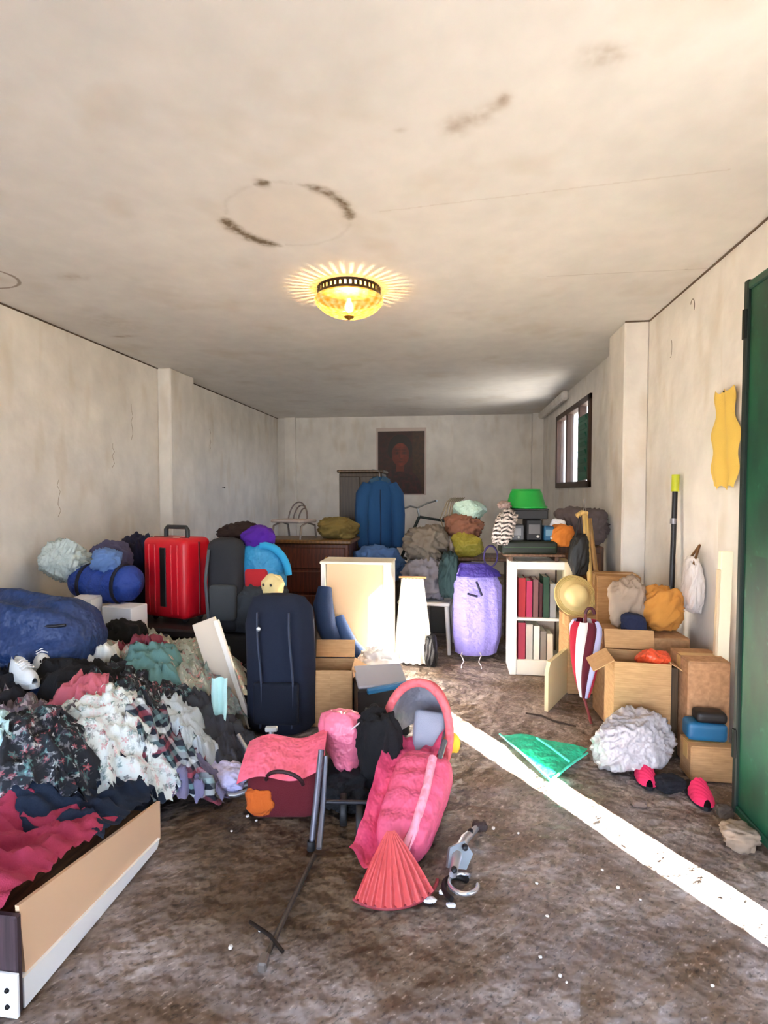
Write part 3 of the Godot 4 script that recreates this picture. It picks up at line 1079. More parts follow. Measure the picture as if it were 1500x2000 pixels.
	obj("roll", st, film("1c3f95", 0.6), t)
	for e in [-0.13, 0.14]:
		st = ST()
		lathe(st, [Vector2(0.136, -0.012), Vector2(0.142, -0.012), Vector2(0.142, 0.012), Vector2(0.136, 0.012)], 24, Vector3(e, 0.145, 0), B(0, 0, 90))
		obj("strap", st, plain("0f1226", 0.7), t)
	st = ST()
	lump(st, Vector3(0.20, 0.16, 0.14), 5, 0.2, 2.0, 2.5, 14)
	solo("denim_bundle", st, cloth("5f7fb4"), "faded blue denim bundle on top of the royal blue roll", "clothes", Vector3(-2.42, 0.83, -3.50))

	# silver bag
	st = ST()
	lump(st, Vector3(0.34, 0.30, 0.26), 7, 0.6, 2.6, 10.0, 30, B(20, 0, 28))
	solo("foil_bag", st, film("b9c6c2", 0.18), "crumpled silvery plastic bag on the blue bedding by the left wall", "bag", Vector3(-2.70, 0.78, -3.55))
	st = ST()
	lump(st, Vector3(0.26, 0.22, 0.22), 8, 0.2, 2.0, 2.6, 18)
	solo("purple_grey_bag", st, cloth("4d4a66"), "purple grey cloth bag between the silver bag and the suitcase", "bag", Vector3(-2.52, 0.80, -3.70))

	# stand for the things at the left
	t = thing("storage_chest", "black storage chest under the red suitcase", "chest", Vector3(-2.30, 0, -3.86), -4)
	st = ST()
	box(st, Vector3(0, 0.18, 0), Vector3(1.15, 0.36, 0.56), Basis.IDENTITY, 0.012)
	obj("body", st, plain("121114", 0.5), t)
	st = ST()
	box(st, Vector3(0, 0.395, 0), Vector3(1.18, 0.06, 0.59), Basis.IDENTITY, 0.014)
	obj("lid", st, plain("1a181b", 0.5), t)
	for e in [-0.3, 0.3]:
		st = ST()
		box(st, Vector3(e, 0.35, 0.295), Vector3(0.05, 0.08, 0.014), Basis.IDENTITY, 0.003)
		obj("latch", st, plain("8d8d90", 0.35, 0.8), t)

	# red suitcase
	t = thing("red_suitcase", "upright red suitcase with a black front strip and black handle", "suitcase", Vector3(-2.09, 0.425, -3.86), -17)
	t.scale = Vector3(1.08, 1.0, 1.08)
	var redm := plain("c80f22", 0.38)
	st = ST()
	rbox(st, Vector3(0, 0.33, 0), Vector3(0.40, 0.60, 0.26), 0.045)
	obj("shell", st, redm, t)
	st = ST()
	box(st, Vector3(0.0, 0.34, 0.130), Vector3(0.055, 0.44, 0.012), Basis.IDENTITY, 0.005)
	obj("front_strip", st, plain("0b0a0c", 0.5), t)
	for e in [-0.13, -0.075, 0.075, 0.13]:
		st = ST()
		tube(st, [Vector3(e, 0.07, 0.129), Vector3(e, 0.58, 0.129)], 0.007, 8)
		obj("rib", st, redm, t)
	st = ST()
	tube(st, [Vector3(0.201, 0.06, 0.0), Vector3(0.201, 0.30, 0.0), Vector3(0.201, 0.60, 0.0)], 0.006, 6)
	tube(st, [Vector3(-0.16, 0.629, 0.05), Vector3(0.16, 0.629, 0.05)], 0.006, 6)
	obj("zip", st, plain("5d0c14", 0.5), t)
	st = ST()
	tube(st, [Vector3(-0.10, 0.62, 0), Vector3(-0.10, 0.685, 0), Vector3(-0.085, 0.705, 0), Vector3(0.085, 0.705, 0), Vector3(0.10, 0.685, 0), Vector3(0.10, 0.62, 0)], 0.016, 8)
	obj("handle", st, plain("1d2324", 0.45), t)
	for e in [-0.14, 0.14]:
		for g in [-0.07, 0.07]:
			wheel(t, Vector3(e, 0.024, g), 0.024, 0.018, B(0, 0, 90), plain("3a3a3c", 0.5))
	st = ST()
	box(st, Vector3(0.06, 0.63, 0.06), Vector3(0.05, 0.012, 0.03), Basis.IDENTITY, 0.003)
	obj("lock", st, plain("d9b9a8", 0.3, 0.5), t)
	st = ST()
	lump(st, Vector3(0.24, 0.62, 0.24), 33, 0.12, 2.0, 3.5, 18)
	solo("navy_holdall", st, cloth("0e1230"), "dark navy holdall squeezed against the left of the red suitcase", "bag", Vector3(-2.50, 0.425, -3.98))

	# white boxes in front of the trunk
	t = thing("white_carton", "tall plain white carton standing below the blue roll", "box", Vector3(-2.47, 0.26, -3.34), 8)
	st = ST()
	box(st, Vector3(0, 0.21, 0), Vector3(0.15, 0.42, 0.14), Basis.IDENTITY, 0.005)
	obj("body", st, plain("eef0f2", 0.7), t)
	st = ST()
	box(st, Vector3(0, 0.423, 0.0), Vector3(0.148, 0.005, 0.138), B(0, 3), 0.001)
	obj("flap", st, plain("e2e4e8", 0.7), t)
	t = thing("printed_carton", "small white carton with a yellow corner and violet label", "box", Vector3(-2.24, 0.34, -3.42), -8)
	st = ST()
	box(st, Vector3(0, 0.14, 0), Vector3(0.24, 0.28, 0.16), Basis.IDENTITY, 0.005)
	obj("body", st, plain("eceff6", 0.6), t)
	st = ST()
	box(st, Vector3(0.085, 0.10, 0.081), Vector3(0.06, 0.10, 0.003), Basis.IDENTITY, 0.001)
	obj("yellow_patch", st, plain("d9c73a", 0.5), t)
	st = ST()
	box(st, Vector3(-0.035, 0.10, 0.081), Vector3(0.07, 0.07, 0.003), Basis.IDENTITY, 0.001)
	obj("label", st, plain("2b1a80", 0.5), t)
	st = ST()
	lump(st, Vector3(0.30, 0.26, 0.22), 37, 0.16, 2.0, 3.0, 16)
	solo("black_bag", st, cloth("0c0d0c"), "black bag in front of the small white carton", "bag", Vector3(-2.17, 0.28, -3.30))

	# pale shoe
	shoe("white_trainer", "white trainer with laces lying on the navy trousers at the left", Vector3(-2.05, 0.475, -2.32), 62, plain("dfe6ea", 0.6), plain("c9d2d6", 0.6))
	shoe("white_trainer", "white trainer behind the other one under the white carton", Vector3(-2.12, 0.49, -2.52), 40, plain("dfe6ea", 0.6), plain("c9d2d6", 0.6))

	# leaning cream board
	t = thing("leaning_board", "narrow cream painted board leaning at a slant beside the clothes heap", "board", Vector3(-1.34, 0.0, -3.02), 0)
	st = ST()
	box(st, Vector3(-0.03, 0.315, 0), Vector3(0.15, 0.66, 0.025), B(0, -6, 21), 0.004)
	obj("plank", st, plain("dccdb9", 0.7), t)
	st = ST()
	box(st, Vector3(0.055, 0.325, 0.016), Vector3(0.03, 0.66, 0.03), B(0, -6, 21), 0.004)
	obj("edge_strip", st, plain("f3ece1", 0.6), t)

	# tall navy travel bag
	t = thing("travel_bag", "tall navy travel bag standing upright on the floor", "bag", Vector3(-1.01, 0, -3.05), 4)
	st = ST()
	loft(st, [[0.0, 0.17, 0.12, 0, 0], [0.03, 0.20, 0.14, 0, 0], [0.2, 0.205, 0.15, 0, 0], [0.45, 0.20, 0.145, 0.005, 0], [0.62, 0.20, 0.14, 0.0, 0], [0.72, 0.185, 0.125, 0.0, 0], [0.78, 0.15, 0.08, -0.01, 0], [0.795, 0.10, 0.04, -0.01, 0]], 36, 7, 0.035, 4)
	obj("body", st, cloth("131c30"), t)
	for e in [-0.08, 0.10]:
		st = ST()
		var sp := []
		for k in 9:
			var f := k / 8.0
			sp.append(Vector3(e + 0.012 * sin(f * 5.0), 0.06 + 0.66 * f, 0.155 + 0.012 * sin(f * 3.0)))
		tube(st, sp, 0.014, 6, 0.4)
		obj("strap", st, plain("3a4356", 0.8), t)
	st = ST()
	rbox(st, Vector3(0.01, 0.20, 0.15), Vector3(0.26, 0.24, 0.05), 0.02)
	obj("pocket", st, cloth("0d1322"), t)
	st = ST()
	lathe(st, [Vector2(0.0, 0.0), Vector2(0.012, 0.0), Vector2(0.012, 0.006), Vector2(0.0, 0.008)], 14, Vector3(-0.08, 0.63, 0.172), B(0, 90))
	obj("buckle", st, plain("e8edf0", 0.25, 0.4), t)

	# dark rucksack right of the suitcase
	t = thing("grey_rucksack", "dark grey rucksack standing right of the red suitcase", "rucksack", Vector3(-1.66, 0.36, -3.78), 0)
	st = ST()
	rbox(st, Vector3(0, 0.35, 0), Vector3(0.26, 0.70, 0.20), 0.08)
	obj("body", st, cloth("26282e"), t)
	st = ST()
	rbox(st, Vector3(0.02, 0.24, 0.11), Vector3(0.20, 0.26, 0.07), 0.03)
	obj("pocket", st, cloth("3b4045"), t)
	st = ST()
	tube(st, [Vector3(-0.09, 0.62, 0.10), Vector3(-0.10, 0.40, 0.14), Vector3(-0.09, 0.1, 0.12)], 0.014, 6, 0.5)
	obj("strap", st, plain("4f565c", 0.8), t)
	st = ST()
	rbox(st, Vector3(0, 0.18, 0), Vector3(0.85, 0.36, 0.50), 0.04)
	solo("dark_chest", st, cloth("16181d"), "low dark padded chest behind the navy travel bag", "chest", Vector3(-1.42, 0, -3.92))
	st = ST()
	lump(st, Vector3(0.42, 0.34, 0.26), 44, 0.14, 2.0, 3.0, 18)
	solo("slate_coat", st, cloth("30363d"), "slate grey coat bundled on the dark chest", "coat", Vector3(-1.42, 0.36, -3.80))

	# bright toys and bags on the coat
	t = thing("child_rucksack", "bright blue child rucksack with a purple top and red front", "rucksack", Vector3(-1.44, 0.66, -3.90), 6)
	st = ST()
	st.set_smooth_group(0)
	loft(st, [[0.0, 0.19, 0.10, 0, 0], [0.10, 0.20, 0.11, 0, 0], [0.22, 0.195, 0.11, 0, 0], [0.31, 0.15, 0.095, 0, 0], [0.36, 0.08, 0.06, 0, 0]], 30, 0, 0.03, 2)
	obj("body", st, film("1f7fb0", 0.5), t)
	st = ST()
	lump(st, Vector3(0.25, 0.17, 0.18), 3, 0.12, 1.8, 2.2, 16, Basis.IDENTITY, Vector3(-0.02, 0.31, 0.0))
	obj("top_flap", st, cloth("43108a"), t)
	st = ST()
	rbox(st, Vector3(-0.01, 0.10, 0.10), Vector3(0.17, 0.14, 0.06), 0.028)
	obj("front_pocket", st, cloth("b3222c"), t)
	st = ST()
	tube(st, arc(Vector3(0.03, 0.12, 0.07), Vector3(0.19, 0, 0), Vector3(0, 0.22, 0), 0, 95, 10), 0.028, 8)
	obj("shoulder_strap", st, cloth("2590c4"), t)
	st = ST()
	lump(st, Vector3(0.30, 0.17, 0.24), 47, 0.2, 2.0, 2.6, 16)
	solo("brown_blanket", st, cloth("241410"), "dark brown blanket bunched behind the blue child rucksack", "blanket", Vector3(-1.70, 0.98, -4.12))
	# plush toy
	t = thing("plush_toy", "cream plush toy with floppy ears below the blue rucksack", "toy", Vector3(-1.24, 0.50, -3.62), -14)
	var plush := cloth("e9d79c", 14.0)
	st = ST()
	lump(st, Vector3(0.20, 0.20, 0.17), 51, 0.05, 2.0, 2.2, 18)
	obj("body", st, plush, t)
	st = ST()
	lump(st, Vector3(0.17, 0.15, 0.15), 52, 0.05, 2.0, 2.0, 18, Basis.IDENTITY, Vector3(0, 0.175, 0.02))
	obj("head", st, plush, t)
	for e in [-1, 1]:
		st = ST()
		lump(st, Vector3(0.06, 0.10, 0.04), 53, 0.05, 2.0, 2.0, 12, B(0, 0, e * 40.0), Vector3(e * 0.075, 0.24, 0.02))
		obj("ear", st, plush, t)
		st = ST()
		lump(st, Vector3(0.08, 0.07, 0.14), 54, 0.05, 2.0, 2.0, 12, Basis.IDENTITY, Vector3(e * 0.07, 0.0, 0.08))
		obj("foot", st, cloth("d88a8a") if e < 0 else plush, t)
		st = ST()
		lump(st, Vector3(0.018, 0.018, 0.012), 55, 0.0, 1.0, 2.0, 6, Basis.IDENTITY, Vector3(e * 0.03, 0.25, 0.092))
		obj("eye", st, plain("120c0a", 0.2), t)
	st = ST()
	lump(st, Vector3(0.35, 0.28, 0.28), 57, 0.14, 2.0, 3.0, 16)
	solo("teal_black_bag", st, cloth("14202a"), "blue black bag propping up the cream plush toy", "bag", Vector3(-1.22, 0.26, -3.62))
	st = ST()
	lump(st, Vector3(0.42, 0.30, 0.3), 58, 0.12, 2.0, 3.0, 14)
	solo("dark_sack", st, cloth("101218"), "near black sack on the floor behind the navy travel bag", "sack", Vector3(-1.2, 0.0, -3.52))

func build_middle() -> void:
	var st := ST()
	var t: Node3D
	# brown chest of drawers
	t = thing("chest_of_drawers", "dark reddish brown chest of drawers behind the blue rucksack", "dresser", Vector3(-1.34, 0, -5.0), 0)
	var dk := wood("6b3a22", 0.5)
	box(st, Vector3(0, 0.46, 0), Vector3(0.80, 0.92, 0.42), Basis.IDENTITY, 0.008)
	obj("body", st, dk, t)
	st = ST()
	box(st, Vector3(0, 0.94, 0.01), Vector3(0.86, 0.035, 0.47), Basis.IDENTITY, 0.008)
	obj("top", st, wood("83602f", 0.45), t)
	for r in 4:
		st = ST()
		box(st, Vector3(0, 0.13 + r * 0.22, 0.215), Vector3(0.74, 0.195, 0.022), Basis.IDENTITY, 0.006)
		var d := obj("drawer", st, wood("5a2a18" if r % 2 == 0 else "64331d", 0.5), t)
		for e in [-0.2, 0.2]:
			st = ST()
			lathe(st, [Vector2(0.0, 0.03), Vector2(0.016, 0.026), Vector2(0.018, 0.018), Vector2(0.009, 0.01), Vector2(0.009, 0.0)], 14, Vector3(e, 0.13 + r * 0.22, 0.226), B(0, 90))
			obj("knob", st, plain("b08a4a", 0.3, 0.7), d)
	# bent metal chair on it / behind
	t = thing("bent_chair", "old grey metal chair with a curved back standing on the brown chest", "chair", Vector3(-1.50, 0.958, -4.95), -20)
	st = ST()
	tube(st, [Vector3(-0.16, 0.0, 0.12), Vector3(-0.16, 0.12, 0.10), Vector3(-0.15, 0.155, 0.0), Vector3(-0.16, 0.12, -0.12), Vector3(-0.16, 0.0, -0.14)], 0.010, 8)
	tube(st, [Vector3(0.16, 0.0, 0.12), Vector3(0.16, 0.12, 0.10), Vector3(0.15, 0.155, 0.0), Vector3(0.16, 0.12, -0.12), Vector3(0.16, 0.0, -0.14)], 0.010, 8)
	obj("legs", st, plain("8c8480", 0.4, 0.5), t)
	st = ST()
	rbox(st, Vector3(0, 0.165, 0), Vector3(0.34, 0.03, 0.28), 0.014)
	obj("seat", st, plain("a79c98", 0.6), t)
	for k in 3:
		st = ST()
		tube(st, arc(Vector3(-0.03 + 0.03 * k, 0.17, -0.10), Vector3(0.11 - k * 0.03, 0, 0), Vector3(0, 0.17 - k * 0.03, -0.03), 0, 180, 14), 0.007, 6)
		obj("back_bar", st, plain("6b5f5c", 0.4, 0.4), t)
	st = ST()
	lump(st, Vector3(0.36, 0.20, 0.30), 61, 0.2, 2.2, 2.4, 16)
	solo("olive_sack", st, cloth("6a5a2c"), "olive brown sack on the right half of the brown chest", "sack", Vector3(-1.08, 0.958, -4.98))

	# tall dark cupboard and the jacket on it
	t = thing("tall_cupboard", "tall dark brown cupboard near the back wall below the poster", "cupboard", Vector3(-0.98, 0, -5.85), 0)
	var cb := wood("4a4037", 0.55)
	st = ST()
	box(st, Vector3(0, 0.80, 0), Vector3(0.46, 1.60, 0.40), Basis.IDENTITY, 0.008)
	obj("body", st, cb, t)
	st = ST()
	box(st, Vector3(0, 1.615, 0.01), Vector3(0.50, 0.03, 0.44), Basis.IDENTITY, 0.008)
	obj("top", st, wood("5c4d3c", 0.5), t)
	for e in [-1, 1]:
		st = ST()
		box(st, Vector3(e * 0.113, 0.83, 0.207), Vector3(0.215, 1.46, 0.02), Basis.IDENTITY, 0.006)
		var d := obj("door", st, wood("433a33", 0.5), t)
		st = ST()
		tube(st, [Vector3(e * 0.025, 0.80, 0.217), Vector3(e * 0.025, 0.80, 0.24), Vector3(e * 0.025, 0.90, 0.24), Vector3(e * 0.025, 0.90, 0.217)], 0.005, 6)
		obj("handle", st, plain("b9a98a", 0.3, 0.7), d)

	t = thing("blue_jacket", "dark blue denim jacket on a hanger at the front of the tall cupboard", "jacket", Vector3(-0.745, 0.62, -5.45), 12)
	var den := cloth("12406e", 6.0)
	st = ST()
	loft(st, [[0.02, 0.165, 0.085, 0, 0], [0.04, 0.17, 0.09, 0, 0], [0.30, 0.165, 0.09, 0, 0], [0.55, 0.17, 0.095, 0, 0], [0.74, 0.18, 0.085, 0, 0], [0.83, 0.15, 0.07, 0, 0], [0.90, 0.09, 0.055, 0, 0], [0.93, 0.065, 0.05, 0, 0]], 40, 6, 0.05, 9)
	obj("body", st, den, t)
	for e in [-1, 1]:
		st = ST()
		tube(st, [Vector3(e * 0.12, 0.85, 0), Vector3(e * 0.17, 0.75, 0.02), Vector3(e * 0.185, 0.55, 0.05), Vector3(e * 0.185, 0.35, 0.08), Vector3(e * 0.17, 0.22, 0.10)], [0.06, 0.075, 0.07, 0.062, 0.05], 16)
		obj("sleeve", st, den, t)
		st = ST()
		box(st, Vector3(e * 0.055, 0.90, 0.05), Vector3(0.10, 0.05, 0.02), B(e * 20.0, 20, e * -22.0), 0.006)
		obj("collar", st, cloth("2b4a63"), t)
	st = ST()
	tube(st, [Vector3(0, 0.05, 0.092), Vector3(0.005, 0.4, 0.098), Vector3(0, 0.80, 0.085)], 0.006, 5)
	obj("button_band", st, cloth("0b2340"), t)
	st = ST()
	tube(st, [Vector3(0, 0.90, 0), Vector3(0, 0.97, 0), Vector3(-0.02, 1.00, -0.05), Vector3(-0.06, 1.012, -0.20), Vector3(-0.08, 1.0, -0.30)], 0.005, 6)
	obj("hanger_hook", st, plain("8d8d90", 0.3, 0.8), t)
	st = ST()
	lump(st, Vector3(0.46, 0.34, 0.30), 62, 0.2, 2.4, 2.6, 20)
	solo("faded_jeans", st, cloth("4a6ea6"), "faded blue jeans bundled under the hanging blue jacket", "jeans", Vector3(-0.70, 0.53, -5.05))
	st = ST()
	rbox(st, Vector3(0, 0.265, 0), Vector3(0.40, 0.53, 0.42), 0.03)
	solo("brown_crate", st, wood("3a2a1e"), "low dark brown crate under the faded jeans", "crate", Vector3(-0.69, 0, -5.06))

	# poster on the back wall
	t = thing("poster", "dark maroon portrait poster pinned high on the back wall", "poster", Vector3(-0.895, 1.36, BZ + 0.004), 0)
	var pn := noise(95, 0.05, 3)
	var ptex := tex(160, 216, func(x: int, y: int) -> Color:
		var n := pn.get_noise_2d(x, y)
		var c := Color(0.20, 0.05, 0.04)
		if x > 118:
			c = Color(0.23, 0.13, 0.075)
		c = Color(c.r * (1.0 + 0.35 * n), c.g * (1.0 + 0.35 * n), c.b * (1.0 + 0.35 * n))
		# shoulders
		var sh := pow((x - 76.0) / 74.0, 2) + pow((y - 205.0) / 78.0, 2)
		if sh < 1.0:
			c = Color(0.26, 0.07, 0.10).lerp(Color(0.12, 0.03, 0.06), clampf(0.5 + n, 0.0, 1.0))
		if absf(x - 76.0) < 14.0 and y > 104 and y < 138:
			c = Color(0.40, 0.13, 0.08)
		# hair, then the face
		var hr := pow((x - 76.0) / 42.0, 2) + pow((y - 62.0) / 52.0, 2)
		if hr < 1.0 and y < 92:
			c = Color(0.08, 0.025, 0.02)
		var fc := pow((x - 77.0) / 30.0, 2) + pow((y - 80.0) / 40.0, 2)
		if fc < 1.0:
			c = Color(0.50, 0.16, 0.09).lerp(Color(0.34, 0.09, 0.05), clampf(absf(x - 80.0) / 36.0 + n * 0.5, 0.0, 1.0))
			var dark := 0.0
			for q in [[66.0, 74.0, 8.0, 4.5, 0.7], [90.0, 74.0, 8.0, 4.5, 0.7], [66.0, 64.0, 10.0, 2.5, 0.5], [90.0, 64.0, 10.0, 2.5, 0.5], [74.0, 86.0, 3.0, 10.0, 0.35], [79.0, 95.0, 6.0, 2.5, 0.45], [78.0, 105.0, 10.0, 3.0, 0.5]]:
				dark = maxf(dark, q[4] * exp(-pow((x - q[0]) / q[2], 2) - pow((y - q[1]) / q[3], 2)))
			c = c.lerp(Color(0.10, 0.03, 0.02), dark)
		return c)
	var pm := StandardMaterial3D.new()
	pm.albedo_texture = ptex
	pm.roughness = 0.45
	st = ST()
	box(st, Vector3(0, 0.56, 0.0), Vector3(0.87, 1.16, 0.004), Basis.IDENTITY, 0.001)
	obj("backing", st, plain("cdbdb4", 0.8), t)
	st = ST()
	st.set_smooth_group(-1)
	for q in [[0, 0], [0, 1], [1, 1], [0, 0], [1, 1], [1, 0]]:
		st.set_uv(Vector2(q[0], 1.0 - q[1]))
		st.add_vertex(Vector3((q[0] - 0.5) * 0.81, q[1] * 1.08, 0.0035))
	obj("print", st, pm, t)

	# white cabinet with a tan back board
	t = thing("white_cabinet", "white framed cabinet with a bare tan board, its front open", "cabinet", Vector3(-0.725, 0, -4.10), 0)
	var wh := plain("f0efe8", 0.5)
	st = ST()
	box(st, Vector3(-0.25, 0.435, 0), Vector3(0.035, 0.87, 0.28), Basis.IDENTITY, 0.004)
	obj("side_panel", st, wh, t)
	st = ST()
	box(st, Vector3(0.24, 0.435, 0), Vector3(0.06, 0.87, 0.28), Basis.IDENTITY, 0.004)
	obj("side_panel", st, wh, t)
	st = ST()
	box(st, Vector3(0, 0.862, 0), Vector3(0.55, 0.02, 0.29), Basis.IDENTITY, 0.004)
	obj("top", st, plain("e9e2d3", 0.5), t)
	st = ST()
	box(st, Vector3(0, 0.02, 0), Vector3(0.47, 0.04, 0.27), Basis.IDENTITY, 0.004)
	obj("bottom", st, wh, t)
	st = ST()
	box(st, Vector3(0, 0.46, 0.115), Vector3(0.455, 0.78, 0.012), Basis.IDENTITY, 0.003)
	obj("tan_board", st, plain("e6c49c", 0.6), t)
	# jeans over the cabinet
	t = thing("hanging_jeans", "dark blue jeans slung across the front of the white cabinet", "jeans", Vector3(-0.82, 0.07, -3.88), 8)
	st = ST()
	tube(st, [Vector3(-0.12, 0.62, -0.02), Vector3(-0.13, 0.50, 0.02), Vector3(-0.10, 0.34, 0.05), Vector3(-0.04, 0.20, 0.06), Vector3(0.04, 0.10, 0.06)], [0.05, 0.075, 0.072, 0.070, 0.075], 14)
	obj("leg", st, cloth("22375c"), t)
	st = ST()
	tube(st, [Vector3(-0.02, 0.40, -0.01), Vector3(0.02, 0.30, 0.03), Vector3(0.07, 0.20, 0.05), Vector3(0.14, 0.13, 0.06)], [0.04, 0.055, 0.062, 0.06], 14)
	obj("leg", st, cloth("2f4a78"), t)
	st = ST()
	lump(st, Vector3(0.40, 0.16, 0.22), 63, 0.2, 2.4, 2.6, 16, Basis.IDENTITY, Vector3(0.04, -0.02, 0.06))
	obj("waist", st, cloth("1d2738"), t)
	# white cloth at the foot of the post
	st = ST()
	lump(st, Vector3(0.30, 0.28, 0.26), 64, 0.2, 2.4, 2.6, 20)
	solo("white_sack", st, cloth("f3f4f5"), "white cloth sack on the floor at the foot of the white cabinet", "sack", Vector3(-0.52, 0.0, -3.72))

	# tan open carton and black crate
	carton("open_carton", "open tan cardboard carton between the navy bag and black crate", Vector3(-0.73, 0, -3.20), Vector3(0.26, 0.34, 0.24), 6, card("fff0d8"), true)
	t = thing("black_crate", "black crate with a grey lid and blue front rail", "crate", Vector3(-0.42, 0, -3.10), 18)
	st = ST()
	box(st, Vector3(0, 0.14, 0), Vector3(0.30, 0.28, 0.24), Basis.IDENTITY, 0.01)
	obj("body", st, plain("0d0c0e", 0.5), t)
	st = ST()
	box(st, Vector3(0, 0.312, -0.01), Vector3(0.29, 0.02, 0.22), B(0, 14), 0.006)
	obj("lid", st, plain("a3a2a8", 0.6), t)
	st = ST()
	box(st, Vector3(0.03, 0.29, 0.125), Vector3(0.26, 0.035, 0.03), B(0, 10, 8), 0.008)
	obj("front_rail", st, plain("2c6a92", 0.35), t)

	# white plastic chair with the grey clothes
	t = thing("white_chair", "white plastic chair with a slatted back, half hidden behind the cabinet", "chair", Vector3(-0.23, 0, -4.82), -6)
	st = ST()
	rbox(st, Vector3(0, 0.43, 0), Vector3(0.46, 0.035, 0.42), 0.016)
	obj("seat", st, plain("efeae4", 0.4), t)
	for e in [-1, 1]:
		for g in [-1, 1]:
			st = ST()
			tube(st, [Vector3(e * 0.20, 0.42, g * 0.17), Vector3(e * 0.225, 0.0, g * 0.20)], [0.022, 0.017], 8)
			obj("leg", st, plain("e6e0da", 0.4), t)
		st = ST()
		tube(st, [Vector3(e * 0.21, 0.44, -0.18), Vector3(e * 0.205, 0.72, -0.22), Vector3(e * 0.19, 0.97, -0.26)], 0.022, 8)
		obj("back_post", st, plain("e9dfd8", 0.4), t)
	for k in 5:
		st = ST()
		box(st, Vector3(-0.14 + k * 0.07, 0.70, -0.215), Vector3(0.035, 0.50, 0.014), B(0, -9), 0.004)
		obj("back_slat", st, plain("efeae4", 0.4), t)
	st = ST()
	tube(st, [Vector3(-0.20, 0.96, -0.255), Vector3(0, 0.99, -0.265), Vector3(0.20, 0.96, -0.255)], 0.024, 8)
	obj("top_rail", st, plain("efeae4", 0.4), t)
	st = ST()
	lump(st, Vector3(0.40, 0.36, 0.34), 65, 0.22, 2.4, 2.8, 22)
	solo("grey_coat", st, cloth("7f7c86"), "lavender grey coat heaped on the white plastic chair", "coat", Vector3(-0.25, 0.447, -4.78))
	st = ST()
	lump(st, Vector3(0.36, 0.30, 0.30), 66, 0.24, 2.4, 2.6, 20)
	solo("taupe_jumper", st, cloth("6f665c"), "taupe jumper on top of the lavender grey coat", "jumper", Vector3(-0.24, 0.79, -4.82))
	st = ST()
	lump(st, Vector3(0.16, 0.40, 0.20), 67, 0.2, 2.2, 2.6, 16)
	solo("dark_green_bag", st, cloth("22393c"), "dark green bag hanging against the right side of the white chair", "bag", Vector3(-0.03, 0.50, -4.58))
	# striped fabrics below the chair seat: white pleated cloth
	t = thing("pleated_curtain", "white pleated curtain hanging from the cabinet edge to the floor", "curtain", Vector3(-0.33, 0, -4.30), 0)
	st = ST()
	sheet(st, 48, 16, func(u: float, v: float) -> Vector3:
		return Vector3((u - 0.45) * (0.18 + 0.16 * v), 0.70 - 0.68 * v, 0.018 * sin(u * 40.0) + 0.05 * v * sin(u * 3.0)))
	obj("fabric", st, cloth("f1eadc"), t)
	st = ST()
	tube(st, [Vector3(-0.10, 0.71, 0), Vector3(0.12, 0.71, 0)], 0.009, 8)
	obj("rod", st, plain("b98a5a", 0.5), t)
	st = ST()
	lump(st, Vector3(0.10, 0.26, 0.12), 68, 0.15, 2.0, 2.6, 12)
	solo("black_boot", st, plain("17161a", 0.5), "black boot standing beside the white pleated curtain", "boot", Vector3(-0.17, 0.0, -4.28))

	# bicycle parts at the back: handlebar and frame leaning by the jacket
	t = thing("bicycle_frame", "dark bicycle frame and handlebar leaning behind the heaped grey clothes", "bicycle", Vector3(-0.42, 0.0, -5.95), 4)
	st = ST()
	tube(st, [Vector3(-0.20, 0.55, 0), Vector3(0.05, 1.12, 0)], 0.017, 8)
	tube(st, [Vector3(0.05, 1.12, 0), Vector3(0.42, 1.06, 0)], 0.015, 8)
	tube(st, [Vector3(0.42, 1.06, 0), Vector3(0.05, 0.50, 0)], 0.015, 8)
	tube(st, [Vector3(-0.20, 0.55, 0), Vector3(0.05, 0.50, 0)], 0.015, 8)
	obj("frame", st, plain("26302f", 0.35, 0.4), t)
	st = ST()
	tube(st, [Vector3(0.05, 1.12, 0), Vector3(0.03, 1.22, 0.0)], 0.012, 8)
	tube(st, [Vector3(-0.16, 1.20, 0.16), Vector3(-0.05, 1.24, 0.06), Vector3(0.03, 1.22, 0), Vector3(0.14, 1.27, -0.04), Vector3(0.24, 1.30, 0.05)], 0.011, 8)
	obj("handlebar", st, plain("8f9290", 0.3, 0.8), t)
	st = ST()
	tube(st, arc(Vector3(-0.20, 0.34, 0), Vector3(0.33, 0, 0), Vector3(0, 0.33, 0), 0, 360, 40), 0.016, 8)
	var w1 := obj("tyre", st, plain("121315", 0.7), t)
	st = ST()
	for k in 14:
		var a := TAU * k / 14.0
		tube(st, [Vector3(-0.20, 0.34, 0), Vector3(-0.20 + 0.32 * cos(a), 0.34 + 0.32 * sin(a), 0)], 0.0015, 4)
	obj("spokes", st, plain("a9abad", 0.3, 0.8), w1)
	st = ST()
	lump(st, Vector3(0.24, 0.07, 0.14), 69, 0.05, 2.0, 2.4, 12, Basis.IDENTITY, Vector3(0.44, 1.07, 0))
	obj("saddle", st, plain("1a1a1c", 0.5), t)

	# between chair and shelf
	t = thing("side_table", "small brown side table behind the lavender bag", "table", Vector3(0.27, 0, -4.98), 0)
	st = ST()
	box(st, Vector3(0, 0.80, 0), Vector3(0.52, 0.03, 0.40), Basis.IDENTITY, 0.006)
	obj("top", st, wood("6e5238"), t)
	for e in [-1, 1]:
		for g in [-1, 1]:
			st = ST()
			box(st, Vector3(e * 0.23, 0.395, g * 0.17), Vector3(0.035, 0.79, 0.035), Basis.IDENTITY, 0.004)
			obj("leg", st, wood("5a4230"), t)
	st = ST()
	lump(st, Vector3(0.27, 0.20, 0.22), 70, 0.3, 2.4, 10.0, 24)
